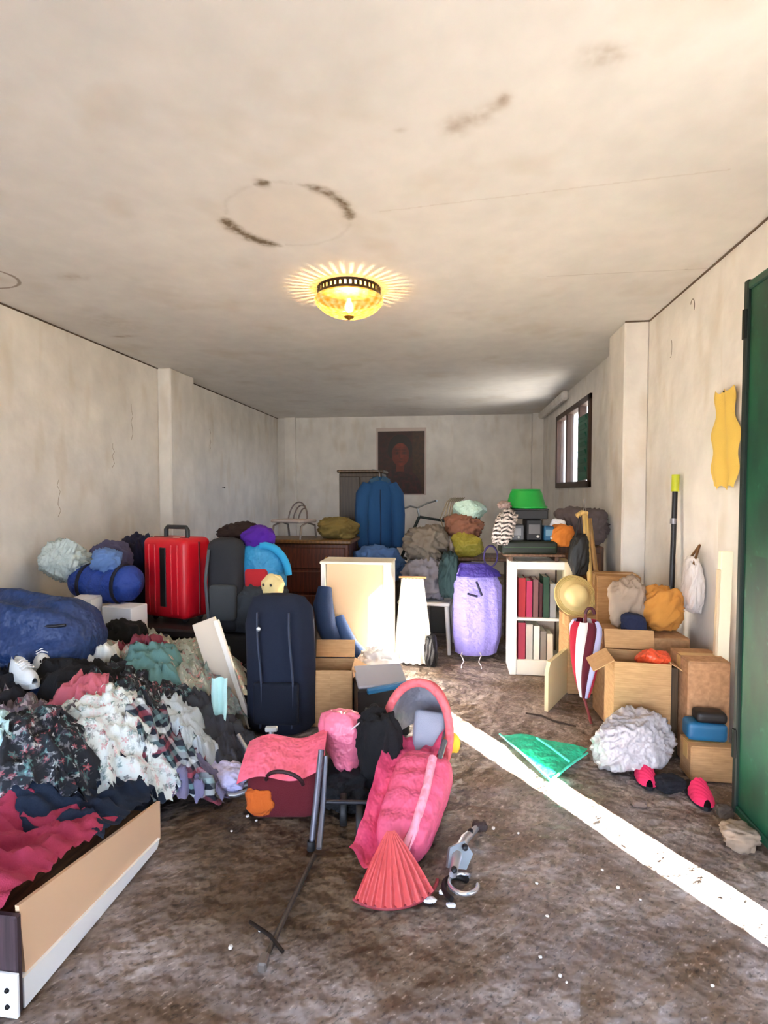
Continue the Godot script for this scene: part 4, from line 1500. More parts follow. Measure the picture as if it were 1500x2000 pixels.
	solo("mustard_bag", st, film("9a9036", 0.5), "crumpled mustard yellow bag on the brown side table", "bag", Vector3(0.14, 0.817, -4.88))
	st = ST()
	lump(st, Vector3(0.34, 0.20, 0.26), 71, 0.22, 2.4, 2.6, 18)
	solo("rust_cloth", st, cloth("8a5d4a"), "rust brown cloth bundle behind the mustard bag", "cloth", Vector3(0.10, 0.98, -5.02))
	st = ST()
	lump(st, Vector3(0.26, 0.18, 0.22), 72, 0.3, 2.8, 10.0, 24)
	solo("mint_film", st, film("bfe0d6", 0.25), "pale mint plastic wrap on top of the rust brown bundle", "bag", Vector3(0.16, 1.13, -5.05))
	t = thing("tangled_rack", "tangled beige wire rack behind the grey clothes", "rack", Vector3(-0.03, 0.98, -5.3), 0)
	for k in 7:
		st = ST()
		tube(st, [Vector3(-0.05 + 0.03 * k, 0.0, 0.01 * k), Vector3(-0.09 + 0.035 * k, 0.16, 0.02), Vector3(-0.03 + 0.02 * k, 0.32, -0.02 * k), Vector3(0.02 + 0.02 * k, 0.36, 0)], 0.006, 6)
		obj("wire", st, plain("9c8e74", 0.5, 0.3), t)
	t = thing("storage_cube", "grey box under the tangled wire rack", "box", Vector3(-0.02, 0, -5.45), 0)
	st = ST()
	box(st, Vector3(0, 0.49, 0), Vector3(0.40, 0.98, 0.30), Basis.IDENTITY, 0.01)
	obj("body", st, plain("67635c", 0.7), t)
	st = ST()
	box(st, Vector3(0, 0.93, 0.0), Vector3(0.42, 0.08, 0.32), Basis.IDENTITY, 0.012)
	obj("lid", st, plain("77726a", 0.6), t)

	# lavender bag
	t = thing("lavender_bag", "large lavender plastic bag tied with dark strings, standing on the floor", "bag", Vector3(0.20, 0.04, -4.52), 0)
	st = ST()
	loft(st, [[0.0, 0.13, 0.07, -0.02, 0], [0.02, 0.17, 0.10, -0.01, 0], [0.16, 0.195, 0.12, 0, 0], [0.38, 0.20, 0.12, 0.0, 0], [0.58, 0.195, 0.11, 0, 0], [0.68, 0.16, 0.08, -0.01, 0], [0.735, 0.11, 0.05, -0.03, 0], [0.75, 0.06, 0.03, -0.04, 0]], 44, 9, 0.045, 12)
	obj("body", st, film("9d92e0", 0.45, 0.25), t)
	for s in [[-0.01, 0.63, 0.035, 0.52], [-0.08, 0.53, 0.0, 0.51]]:
		st = ST()
		tube(st, [Vector3(s[0], s[1], 0.125), Vector3((s[0] + s[2]) * 0.5, (s[1] + s[3]) * 0.5, 0.14), Vector3(s[2], s[3], 0.135)], 0.009, 6)
		obj("string", st, plain("1d1840", 0.6), t)
	st = ST()
	loft(st, [[0.66, 0.19, 0.10, 0, 0], [0.70, 0.17, 0.09, 0, 0], [0.765, 0.10, 0.05, -0.03, 0]], 30, 8, 0.05, 14)
	obj("dark_collar", st, film("3d2f8c", 0.5), t)
	t = thing("purple_strap", "loop of dark purple strap sticking up from the lavender bag", "strap", Vector3(0.31, 0.775, -4.50), 0)
	st = ST()
	tube(st, arc(Vector3(0, 0.09, 0), Vector3(0.055, 0, 0), Vector3(0, 0.09, 0.02), -80, 250, 18), 0.014, 8, 0.5)
	obj("webbing", st, cloth("3d3368"), t)
	for e in [-1, 1]:
		st = ST()
		var q := []
		for k in 6:
			q.append(Vector3(e * 0.02 + 0.012 * sin(k * 1.7) * e, 0.10 - 0.02 * k, 0.0 + 0.02 * k))
		tube(st, q, 0.004, 5)
		solo("loose_string", st, plain("d9cfd0", 0.8), "pale string trailing on the floor under the lavender bag, %s one" % ("left" if e < 0 else "right"), "string", Vector3(0.10 + 0.10 * (e + 1) * 0.5, 0.0, -4.36))

func book(label: String, at: Vector3, s: Vector3, col: String, group: String, lean := 0.0) -> void:
	var t := thing("book", label, "book", at, 0, group)
	var b := B(0, 0, lean)
	var st := ST()
	for e in [-1, 1]:
		box(st, b * Vector3(e * (s.x * 0.5 - 0.0015), s.y * 0.5, 0), Vector3(0.003, s.y, s.z), b, 0.001)
	box(st, b * Vector3(0, s.y * 0.5, s.z * 0.5 - 0.0015), Vector3(s.x, s.y, 0.003), b, 0.001)
	obj("cover", st, plain(col, 0.6), t)
	st = ST()
	box(st, b * Vector3(0, s.y * 0.5, -0.004), Vector3(s.x - 0.008, s.y - 0.012, s.z - 0.010), b, 0.001)
	obj("pages", st, plain("e2dccb", 0.9), t)

func build_right() -> void:
	var st := ST()
	var t: Node3D
	# white shelf unit
	t = thing("shelf_unit", "small white open shelf unit holding red and pale books", "shelf", Vector3(0.66, 0, -4.30), 0)
	var wh := plain("f1efe6", 0.5)
	for e in [-1, 1]:
		st = ST()
		box(st, Vector3(e * 0.20, 0.435, 0), Vector3(0.05 if e < 0 else 0.06, 0.87, 0.30), Basis.IDENTITY, 0.004)
		obj("side_panel", st, wh if e < 0 else plain("efe3c0", 0.5), t)
	st = ST()
	box(st, Vector3(0, 0.84, 0), Vector3(0.35, 0.06, 0.30), Basis.IDENTITY, 0.004)
	obj("top", st, wh, t)
	st = ST()
	box(st, Vector3(0, 0.43, 0), Vector3(0.35, 0.022, 0.29), Basis.IDENTITY, 0.003)
	obj("shelf", st, wh, t)
	st = ST()
	box(st, Vector3(0, 0.06, 0), Vector3(0.35, 0.12, 0.29), Basis.IDENTITY, 0.004)
	obj("bottom", st, plain("e6e0d4", 0.5), t)
	st = ST()
	box(st, Vector3(0, 0.46, -0.145), Vector3(0.36, 0.80, 0.008), Basis.IDENTITY, 0.002)
	obj("back_panel", st, plain("d8c2ac", 0.7), t)
	var row := [["tall red book at the left end of the upper shelf", 0.06, 0.30, "b01f2c"], ["magenta book beside the tall red one on the upper shelf", 0.05, 0.28, "b22a58"], ["brownish mauve book in the middle of the upper shelf", 0.045, 0.29, "7f5352"], ["slim maroon book right of the mauve one", 0.03, 0.26, "4a1418"], ["dark green book on the upper shelf", 0.05, 0.31, "23442f"], ["grey book at the right end of the upper shelf", 0.05, 0.26, "a3a3a0"]]
	var x := 0.495
	for r in row:
		book(r[0], Vector3(x + r[1] * 0.5, 0.441, -4.27), Vector3(r[1] - 0.004, r[2], 0.19), r[3], "books on the white shelf unit")
		x += r[1]
	row = [["crimson book at the left end of the lower shelf", 0.06, 0.28, "a8324a"], ["pale grey file next to the crimson book", 0.055, 0.27, "c2bdb4"], ["white file in the middle of the lower shelf", 0.05, 0.26, "f0ebdd"], ["tan grey file right of the white one", 0.05, 0.22, "93877c"], ["cream book at the right end of the lower shelf", 0.05, 0.20, "e8d9c0"]]
	x = 0.495
	for r in row:
		book(r[0], Vector3(x + r[1] * 0.5, 0.12, -4.26), Vector3(r[1] - 0.004, r[2], 0.19), r[3], "books on the white shelf unit")
		x += r[1]
	# things on top of the shelf
	t = thing("low_stand", "low brown board stand lying on the white shelf unit", "stand", Vector3(0.61, 0.87, -4.30), 0)
	st = ST()
	box(st, Vector3(0, 0.045, 0), Vector3(0.46, 0.018, 0.26), Basis.IDENTITY, 0.004)
	obj("top", st, wood("8a6a52"), t)
	for e in [-1, 1]:
		st = ST()
		box(st, Vector3(e * 0.17, 0.018, 0), Vector3(0.03, 0.036, 0.24), Basis.IDENTITY, 0.003)
		obj("foot", st, wood("7a5a44"), t)
	t = thing("dark_green_case", "flat very dark green case on the brown stand", "case", Vector3(0.57, 0.925, -4.28), 3)
	st = ST()
	rbox(st, Vector3(0, 0.05, 0), Vector3(0.42, 0.10, 0.24), 0.02)
	obj("body", st, plain("141d12", 0.5), t)
	st = ST()
	box(st, Vector3(0, 0.052, 0.121), Vector3(0.38, 0.006, 0.004), Basis.IDENTITY, 0.001)
	obj("seam", st, plain("2f4a2b", 0.5), t)
	var boxes := [["small grey electronic box stacked on the dark green case", "radio", 0.46, 1.026, 0.15, 0.12, "5d6066"], ["black electronic box beside the grey one", "radio", 0.61, 1.026, 0.12, 0.16, "17161a"], ["small blue box at the right on the dark green case", "box", 0.72, 1.026, 0.075, 0.11, "1f5578"]]
	for q in boxes:
		t = thing("stacked_box", q[0], q[1], Vector3(q[2], q[3], -4.28), 4)
		st = ST()
		box(st, Vector3(0, q[5] * 0.5, 0), Vector3(q[4], q[5], 0.16), Basis.IDENTITY, 0.008)
		obj("body", st, plain(q[6], 0.5), t)
		st = ST()
		box(st, Vector3(0, q[5] * 0.55, 0.081), Vector3(q[4] * 0.7, q[5] * 0.45, 0.004), Basis.IDENTITY, 0.001)
		obj("front_plate", st, plain(hexc(q[6]).lightened(0.3), 0.4), t)
		st = ST()
		lathe(st, [Vector2(0.0, 0.012), Vector2(0.010, 0.010), Vector2(0.011, 0.0)], 12, Vector3(q[4] * 0.22, q[5] * 0.2, 0.081), B(0, 90))
		obj("knob", st, plain("d0cfca", 0.4), t)
	st = ST()
	box(st, Vector3(0, 0.035, 0), Vector3(0.30, 0.07, 0.20), B(3), 0.006)
	box(st, Vector3(0, 0.073, 0), Vector3(0.31, 0.012, 0.21), B(3), 0.003)
	solo("black_tray", st, plain("1b1a1e", 0.5), "black box with a rim directly under the green basin", "box", Vector3(0.56, 1.19, -4.28))
	t = thing("green_basin", "bright green plastic basin turned upside down on top of the stacked boxes", "basin", Vector3(0.56, 1.272, -4.28), 0)
	st = ST()
	lathe(st, [Vector2(0.155, 0.0), Vector2(0.163, 0.004), Vector2(0.163, 0.012), Vector2(0.150, 0.018), Vector2(0.118, 0.125), Vector2(0.105, 0.138), Vector2(0.0, 0.138)], 40)
	obj("bowl", st, plain("0f9a3a", 0.35), t)
	st = ST()
	lathe(st, [Vector2(0.098, 0.138), Vector2(0.100, 0.146), Vector2(0.108, 0.146), Vector2(0.110, 0.136)], 36)
	obj("foot_ring", st, plain("12a845", 0.35), t)
	var zt := tex(96, 96, func(px: int, py: int) -> Color:
		var w := sin(py * 0.42 + 2.2 * sin(px * 0.09) + 0.9 * sin(py * 0.11 + px * 0.2))
		return Color(0.10, 0.09, 0.09) if w > 0.1 else Color(0.88, 0.83, 0.80))
	t = thing("striped_scarf", "black and white striped scarf hanging over the left of the dark green case", "scarf", Vector3(0.355, 1.0, -4.12), 0)
	st = ST()
	lump(st, Vector3(0.15, 0.28, 0.10), 75, 0.22, 2.6, 2.4, 18, B(0, 0, -14))
	obj("fabric", st, printed(zt, 5.0), t)
	st = ST()
	lump(st, Vector3(0.10, 0.06, 0.08), 76, 0.2, 2.2, 2.4, 12, Basis.IDENTITY, Vector3(0.03, 0.27, -0.02))
	obj("knot", st, cloth("9a8680"), t)
	st = ST()
	lump(st, Vector3(0.11, 0.17, 0.12), 78, 0.3, 2.2, 10.0, 18)
	solo("white_packet", st, film("eceaea", 0.4), "small white packet at the right end on the shelf unit", "packet", Vector3(0.80, 1.03, -4.30))

	# wooden frame leaning with things on it
	t = thing("wooden_easel", "yellow wooden frame leaning against the wall behind the straw hat", "frame", Vector3(0.98, 0, -4.12), 0)
	var yw := wood("f0cf7c", 0.5)
	st = ST()
	tube(st, [Vector3(0.05, 0.0, 0.20), Vector3(0.02, 0.60, 0.10), Vector3(-0.015, 1.235, 0.0)], [0.020, 0.020, 0.022], 8)
	obj("rail", st, yw, t)
	st = ST()
	tube(st, [Vector3(0.13, 0.0, 0.10), Vector3(0.09, 0.60, 0.03), Vector3(0.03, 1.20, -0.05)], 0.016, 8)
	obj("rail", st, wood("b08a48", 0.5), t)
	for k in 3:
		st = ST()
		tube(st, [Vector3(0.035 - 0.012 * k, 0.25 + 0.28 * k, 0.155 - 0.045 * k), Vector3(0.115 - 0.016 * k, 0.25 + 0.28 * k, 0.07 - 0.035 * k)], 0.011, 6)
		obj("rung", st, yw, t)
	st = ST()
	tube(st, [Vector3(-0.075, 1.22, 0.02), Vector3(-0.04, 1.245, 0.01), Vector3(0.0, 1.235, 0.0)], 0.020, 8)
	obj("bent_top", st, wood("f3d489", 0.5), t)
	t = thing("black_shoulder_bag", "narrow black shoulder bag hanging on the yellow wooden frame", "bag", Vector3(0.895, 0.80, -3.98), 0)
	st = ST()
	lump(st, Vector3(0.13, 0.30, 0.08), 79, 0.1, 1.8, 2.8, 16)
	obj("body", st, plain("0f0f10", 0.55), t)
	st = ST()
	tube(st, [Vector3(-0.03, 0.26, 0), Vector3(0.0, 0.42, 0.0), Vector3(0.03, 0.26, 0.0)], 0.009, 6)
	obj("strap", st, plain("141416", 0.6), t)
	st = ST()
	lump(st, Vector3(0.19, 0.17, 0.16), 80, 0.1, 1.8, 2.4, 16)
	solo("orange_hat", st, cloth("c9762a"), "orange cloth hat left of the black shoulder bag", "hat", Vector3(0.83, 0.98, -4.25))
	t = thing("brown_cabinet", "dark brown cabinet behind the yellow wooden frame", "cabinet", Vector3(1.00, 0, -4.62), 0)
	st = ST()
	box(st, Vector3(0, 0.48, 0), Vector3(0.38, 0.96, 0.36), Basis.IDENTITY, 0.008)
	obj("body", st, wood("5d3d26", 0.5), t)
	for k in 2:
		st = ST()
		box(st, Vector3(0, 0.26 + 0.45 * k, 0.187), Vector3(0.33, 0.40, 0.018), Basis.IDENTITY, 0.005)
		var d := obj("door", st, wood("6b4526", 0.5), t)
		st = ST()
		lathe(st, [Vector2(0.0, 0.02), Vector2(0.012, 0.017), Vector2(0.008, 0.0)], 12, Vector3(-0.12, 0.26 + 0.45 * k, 0.196), B(0, 90))
		obj("knob", st, plain("b9a070", 0.3, 0.6), d)
	st = ST()
	lump(st, Vector3(0.40, 0.30, 0.30), 81, 0.18, 2.0, 2.8, 18)
	solo("mauve_grey_coat", st, cloth("5e5355"), "mauve grey coat piled on the dark brown cabinet", "coat", Vector3(1.06, 0.962, -4.62))
	t = thing("wall_chain", "thin grey chain hanging from the top of the brown cabinet pile", "chain", Vector3(1.03, 1.02, -4.44), 0)
	for k in 9:
		st = ST()
		tube(st, arc(Vector3(0.004 * k, 0.30 - k * 0.033, 0), Vector3(0.008, 0, 0) if k % 2 == 0 else Vector3(0, 0, 0.008), Vector3(0, 0.021, 0), 0, 360, 10), 0.003, 5)
		obj("link", st, plain("a29c98", 0.35, 0.8), t)

	# straw hat
	t = thing("straw_hat", "round cream straw hat resting against the white shelf unit", "hat", Vector3(0.85, 0.67, -3.88), 0)
	var straw := plain("ecd394", 0.85)
	st = ST()
	lathe(st, [Vector2(0.145, -0.006), Vector2(0.148, 0.0), Vector2(0.085, 0.012), Vector2(0.078, 0.05), Vector2(0.055, 0.085), Vector2(0.0, 0.095)], 36, Vector3.ZERO, B(10, 68, 0))
	obj("hat_body", st, straw, t)
	for k in 6:
		st = ST()
		tube(st, arc(Vector3.ZERO + B(10, 68, 0) * Vector3(0, 0.006 - 0.0004 * k, 0), B(10, 68, 0) * Vector3(0.142 - 0.009 * k, 0, 0), B(10, 68, 0) * Vector3(0, 0, 0.142 - 0.009 * k), 0, 360, 36), 0.0035, 5)
		obj("straw_braid", st, plain("d9bd78", 0.85), t)
	carton("hat_carton", "tan carton under the straw hat", Vector3(0.90, 0, -3.92), Vector3(0.24, 0.54, 0.22), 6, card("fff0d4"))

	# folded umbrella
	t = thing("folded_umbrella", "folded umbrella with lavender, white and red panels standing point down", "umbrella", Vector3(0.80, 0, -3.36), 0)
	var cols := ["c9c6ea", "5d1426", "f0ece8", "b01f36", "c9c6ea", "7a1a30", "efe6e6", "c23046"]
	for k in 8:
		st = ST()
		var a0 := TAU * k / 8.0
		sheet(st, 6, 14, func(u: float, v: float) -> Vector3:
			var a := a0 + u * TAU / 8.0
			var r := (0.078 - 0.055 * v * v) * (1.0 + 0.28 * sin(u * PI)) * smoothstep(-0.25, 0.12, v)
			var b := a + 0.9 * v
			return Vector3(cos(b) * r, 0.62 - 0.47 * v, sin(b) * r))
		obj("panel", st, cloth(cols[k]), t)
	st = ST()
	tube(st, [Vector3(0.035, -0.0, 0.03), Vector3(0.0, 0.14, 0), Vector3(0, 0.66, 0)], 0.009, 8)
	obj("shaft", st, plain("7a2f2f", 0.5), t)
	st = ST()
	tube(st, arc(Vector3(0.025, 0.66, 0), Vector3(0.025, 0, 0), Vector3(0, 0.035, 0), 180, 0, 8), 0.010, 8)
	obj("handle", st, plain("4a1420", 0.4), t)

	# cream plank in front of the shelf
	t = thing("cream_plank", "short cream board standing on edge in front of the shelf unit", "board", Vector3(0.67, 0, -3.62), 0)
	st = ST()
	prism(st, PackedVector2Array([Vector2(-0.16, 0.0), Vector2(0.34, 0.0), Vector2(0.34, 0.10), Vector2(0.30, 0.31), Vector2(-0.12, 0.31), Vector2(-0.16, 0.25)]), -0.012, 0.012, B(62))
	obj("plank", st, plain("eedfae", 0.6), t)
	st = ST()
	prism(st, PackedVector2Array([Vector2(0.30, 0.0), Vector2(0.36, 0.0), Vector2(0.36, 0.28), Vector2(0.30, 0.30)]), -0.02, 0.02, B(62))
	obj("end_batten", st, wood("c9a25e"), t)
	st = ST()
	tube(st, [Vector3(0, 0.006, 0), Vector3(0.09, 0.008, 0.03), Vector3(0.16, 0.006, 0.10), Vector3(0.27, 0.008, 0.16)], 0.006, 5)
	solo("rope", st, plain("3a2a20", 0.7), "dark rope lying on the floor beside the cream board", "rope", Vector3(0.46, 0, -3.42))

	# cartons by the right wall
	carton("flat_carton", "closed brown carton at the back of the pile, right of the yellow frame", Vector3(1.13, 0.44, -3.92), Vector3(0.28, 0.38, 0.26), -6, card("e6cfae"))
	carton("base_carton", "brown carton at the bottom of the back pile", Vector3(1.14, 0, -3.94), Vector3(0.32, 0.435, 0.30), 4, card("e6cfae"))
	carton("wide_carton", "wide tan carton in the middle of the pile by the right wall", Vector3(1.13, 0.0, -3.42), Vector3(0.44, 0.55, 0.34), 3, card("f2dcc0", true))
	carton("upright_carton", "tall tan carton at the front of the pile, behind the grey plastic bag", Vector3(1.00, 0, -3.06), Vector3(0.28, 0.50, 0.24), -4, card("fff0d8"), true)
	carton("narrow_carton", "narrow tan carton between the dark gap and the cream post", Vector3(1.285, 0, -2.98), Vector3(0.20, 0.54, 0.24), 0, card("f6dcc4", true))
	t = thing("dark_board", "narrow dark board standing upright in the gap between two front cartons", "board", Vector3(1.150, 0, -2.96), 0)
	st = ST()
	box(st, Vector3(0, 0.24, 0), Vector3(0.045, 0.48, 0.03), Basis.IDENTITY, 0.004)
	obj("plank", st, wood("4a3a20"), t)
	st = ST()
	lump(st, Vector3(0.22, 0.26, 0.22), 85, 0.16, 2.0, 2.8, 16)
	solo("orange_sack", st, cloth("c98a3e"), "ochre orange sack on the wide tan carton", "sack", Vector3(1.26, 0.565, -3.44))
	st = ST()
	lump(st, Vector3(0.20, 0.30, 0.20), 86, 0.16, 2.0, 2.8, 16)
	solo("taupe_sack", st, cloth("a08d7c"), "taupe cloth sack beside the ochre one by the pilaster", "sack", Vector3(1.07, 0.565, -3.46))
	st = ST()
	lump(st, Vector3(0.14, 0.12, 0.12), 87, 0.12, 1.8, 2.4, 12)
	solo("navy_pouch", st, cloth("1b2340"), "small navy pouch at the front edge of the wide tan carton", "pouch", Vector3(1.06, 0.565, -3.30))
	st = ST()
	lump(st, Vector3(0.16, 0.13, 0.14), 88, 0.3, 1.8, 10.0, 20)
	solo("red_orange_bag", st, film("e0502c", 0.4), "bright red orange bag on the front tan carton", "bag", Vector3(1.08, 0.42, -3.02))
	st = ST()
	lump(st, Vector3(0.34, 0.28, 0.22), 89, 0.45, 2.6, 10.0, 30)
	solo("grey_plastic_bag", st, film("a8a4a8", 0.3, 0.2), "crumpled pale grey plastic bag in front of the tan cartons", "bag", Vector3(0.92, 0.0, -2.80))
	t = thing("blue_toolbox", "small blue and black toolbox in front of the narrow carton", "toolbox", Vector3(1.24, 0.18, -2.80), -4)
	st = ST()
	rbox(st, Vector3(0, 0.045, 0), Vector3(0.18, 0.09, 0.10), 0.02)
	obj("body", st, plain("155a82", 0.4), t)
	st = ST()
	rbox(st, Vector3(0.02, 0.115, 0), Vector3(0.14, 0.055, 0.09), 0.02)
	obj("lid", st, plain("120e10", 0.5), t)
	carton("low_carton", "low tan carton on the floor under the blue toolbox", Vector3(1.245, 0, -2.78), Vector3(0.20, 0.17, 0.13), 0, card("f0dcc4"))

	# broom by the wall
	t = thing("broom", "black broom pole with a yellow green end leaning on the right wall", "broom", Vector3(1.36, 0, -3.70), 0)
	st = ST()
	tube(st, [Vector3(0.0, 0.03, 0.06), Vector3(0.05, 0.7, 0.02), Vector3(0.075, 1.41, -0.02)], 0.0165, 10)
	obj("pole", st, plain("141216", 0.4), t)
	st = ST()
	tube(st, [Vector3(0.0753, 1.40, -0.02), Vector3(0.079, 1.51, -0.025)], 0.024, 12)
	obj("end_cap", st, plain("b5bd2a", 0.4), t)
	st = ST()
	tube(st, [Vector3(0.062, 1.19, -0.008), Vector3(0.0645, 1.225, -0.010)], 0.020, 12)
	obj("collar", st, plain("9a979c", 0.35, 0.6), t)
	st = ST()
	box(st, Vector3(0.0, 0.035, 0.06), Vector3(0.05, 0.04, 0.24), Basis.IDENTITY, 0.01)
	obj("brush", st, plain("2a2420", 0.9), t)
	# white sack hanging beside it
	t = thing("white_hanging_bag", "white cloth bag hanging from a brown hook on the right wall", "bag", Vector3(1.42, 0.68, -3.40), 0)
	st = ST()
	lump(st, Vector3(0.09, 0.32, 0.17), 90, 0.14, 2.0, 2.8, 18)
	obj("body", st, cloth("e9e3e0"), t)
	st = ST()
	tube(st, [Vector3(-0.02, 0.28, 0.05), Vector3(0.035, 0.40, 0.0), Vector3(-0.02, 0.28, -0.05)], 0.008, 6)
	obj("handle", st, cloth("7a5632"), t)
	# yellow cloth on the wall
	t = thing("yellow_cloth", "ragged yellow cloth hanging on the right wall above the cream post", "cloth", Vector3(1.455, 1.42, -3.14), 0)
	st = ST()
	sheet(st, 18, 24, func(u: float, v: float) -> Vector3:
		var wide := 0.20 + 0.10 * smoothstep(0.15, 0.5, v) - 0.05 * smoothstep(0.75, 1.0, v) + 0.03 * sin(v * 17.0)
		return Vector3(0.008 * sin(u * 12.0 + v * 3.0), 0.53 * (1.0 - v) + 0.012 * sin(u * 14.0), (0.5 - u) * wide))
	obj("fabric", st, cloth("e6c25e"), t)
	st = ST()
	lathe(st, [Vector2(0.0, 0.03), Vector2(0.006, 0.029), Vector2(0.004, 0.0)], 10, Vector3(0.02, 0.52, 0.0), B(0, 0, 90))
	obj("nail", st, plain("4a4038", 0.4, 0.6), t)
	t = thing("cream_post", "tall cream painted board standing against the right wall beside the green door", "board", Vector3(1.395, 0, -2.98), 0)
	st = ST()
	box(st, Vector3(0, 0.545, 0), Vector3(0.06, 1.09, 0.035), B(0, -2, -2), 0.004)
	obj("plank", st, plain("f2ead0", 0.6), t)
	st = ST()
	box(st, Vector3(-0.034, 0.50, 0.004), Vector3(0.012, 0.99, 0.03), B(0, -2, -2), 0.003)
	obj("edge_strip", st, plain("d8c4a4", 0.7), t)

	# green door leaf
	t = thing("green_door", "dark green metal door leaf standing open along the right side", "door", Vector3(1.222, 0.03, -2.20), 0)
	var gt := noise(97, 0.02, 4)
	var gtex := tex(256, 256, func(px: int, py: int) -> Color:
		var n := gt.get_noise_2d(px, py * 0.45)
		var n2 := gt.get_noise_2d(px * 3.0, py * 3.0 + 50.0)
		var c := Color(0.03, 0.235, 0.165).lerp(Color(0.055, 0.33, 0.22), clampf(0.5 + n * 1.2, 0.0, 1.0))
		return c.lerp(Color(0.22, 0.46, 0.38), clampf((n2 - 0.42) * 2.0, 0.0, 0.5)))
	var gm := StandardMaterial3D.new()
	gm.albedo_texture = gtex
	gm.roughness = 0.42
	gm.uv1_triplanar = true
	gm.uv1_scale = Vector3.ONE * 0.9
	st = ST()
	box(st, Vector3(0, 1.115, 0.0), Vector3(0.03, 2.23, 0.46), Basis.IDENTITY, 0.006)
	obj("leaf", st, gm, t)
	st = ST()
	box(st, Vector3(-0.012, 1.12, -0.222), Vector3(0.034, 2.24, 0.03), Basis.IDENTITY, 0.005)
	box(st, Vector3(-0.012, 1.12, 0.222), Vector3(0.034, 2.24, 0.03), Basis.IDENTITY, 0.005)
	obj("stile", st, plain("0c2019", 0.5), t)
	for y in [0.02, 2.215]:
		st = ST()
		box(st, Vector3(-0.010, y, 0), Vector3(0.032, 0.035, 0.42), Basis.IDENTITY, 0.005)
		obj("rail", st, gm, t)
	for y in [0.30, 2.06]:
		st = ST()
		tube(st, [Vector3(-0.026, y - 0.06, -0.222), Vector3(-0.026, y + 0.06, -0.222)], 0.013, 10)
		obj("hinge", st, plain("0a120f", 0.4, 0.5), t)

func rock(called: String, label: String, category: String, at: Vector3, s: Vector3, sd: int, col: String, group := "") -> void:
	var st := ST()
	lump(st, s, sd, 0.18, 1.6, 3.2, 12)
	solo(called, st, plain(col, 0.95), label, category, at, 0.0, group)

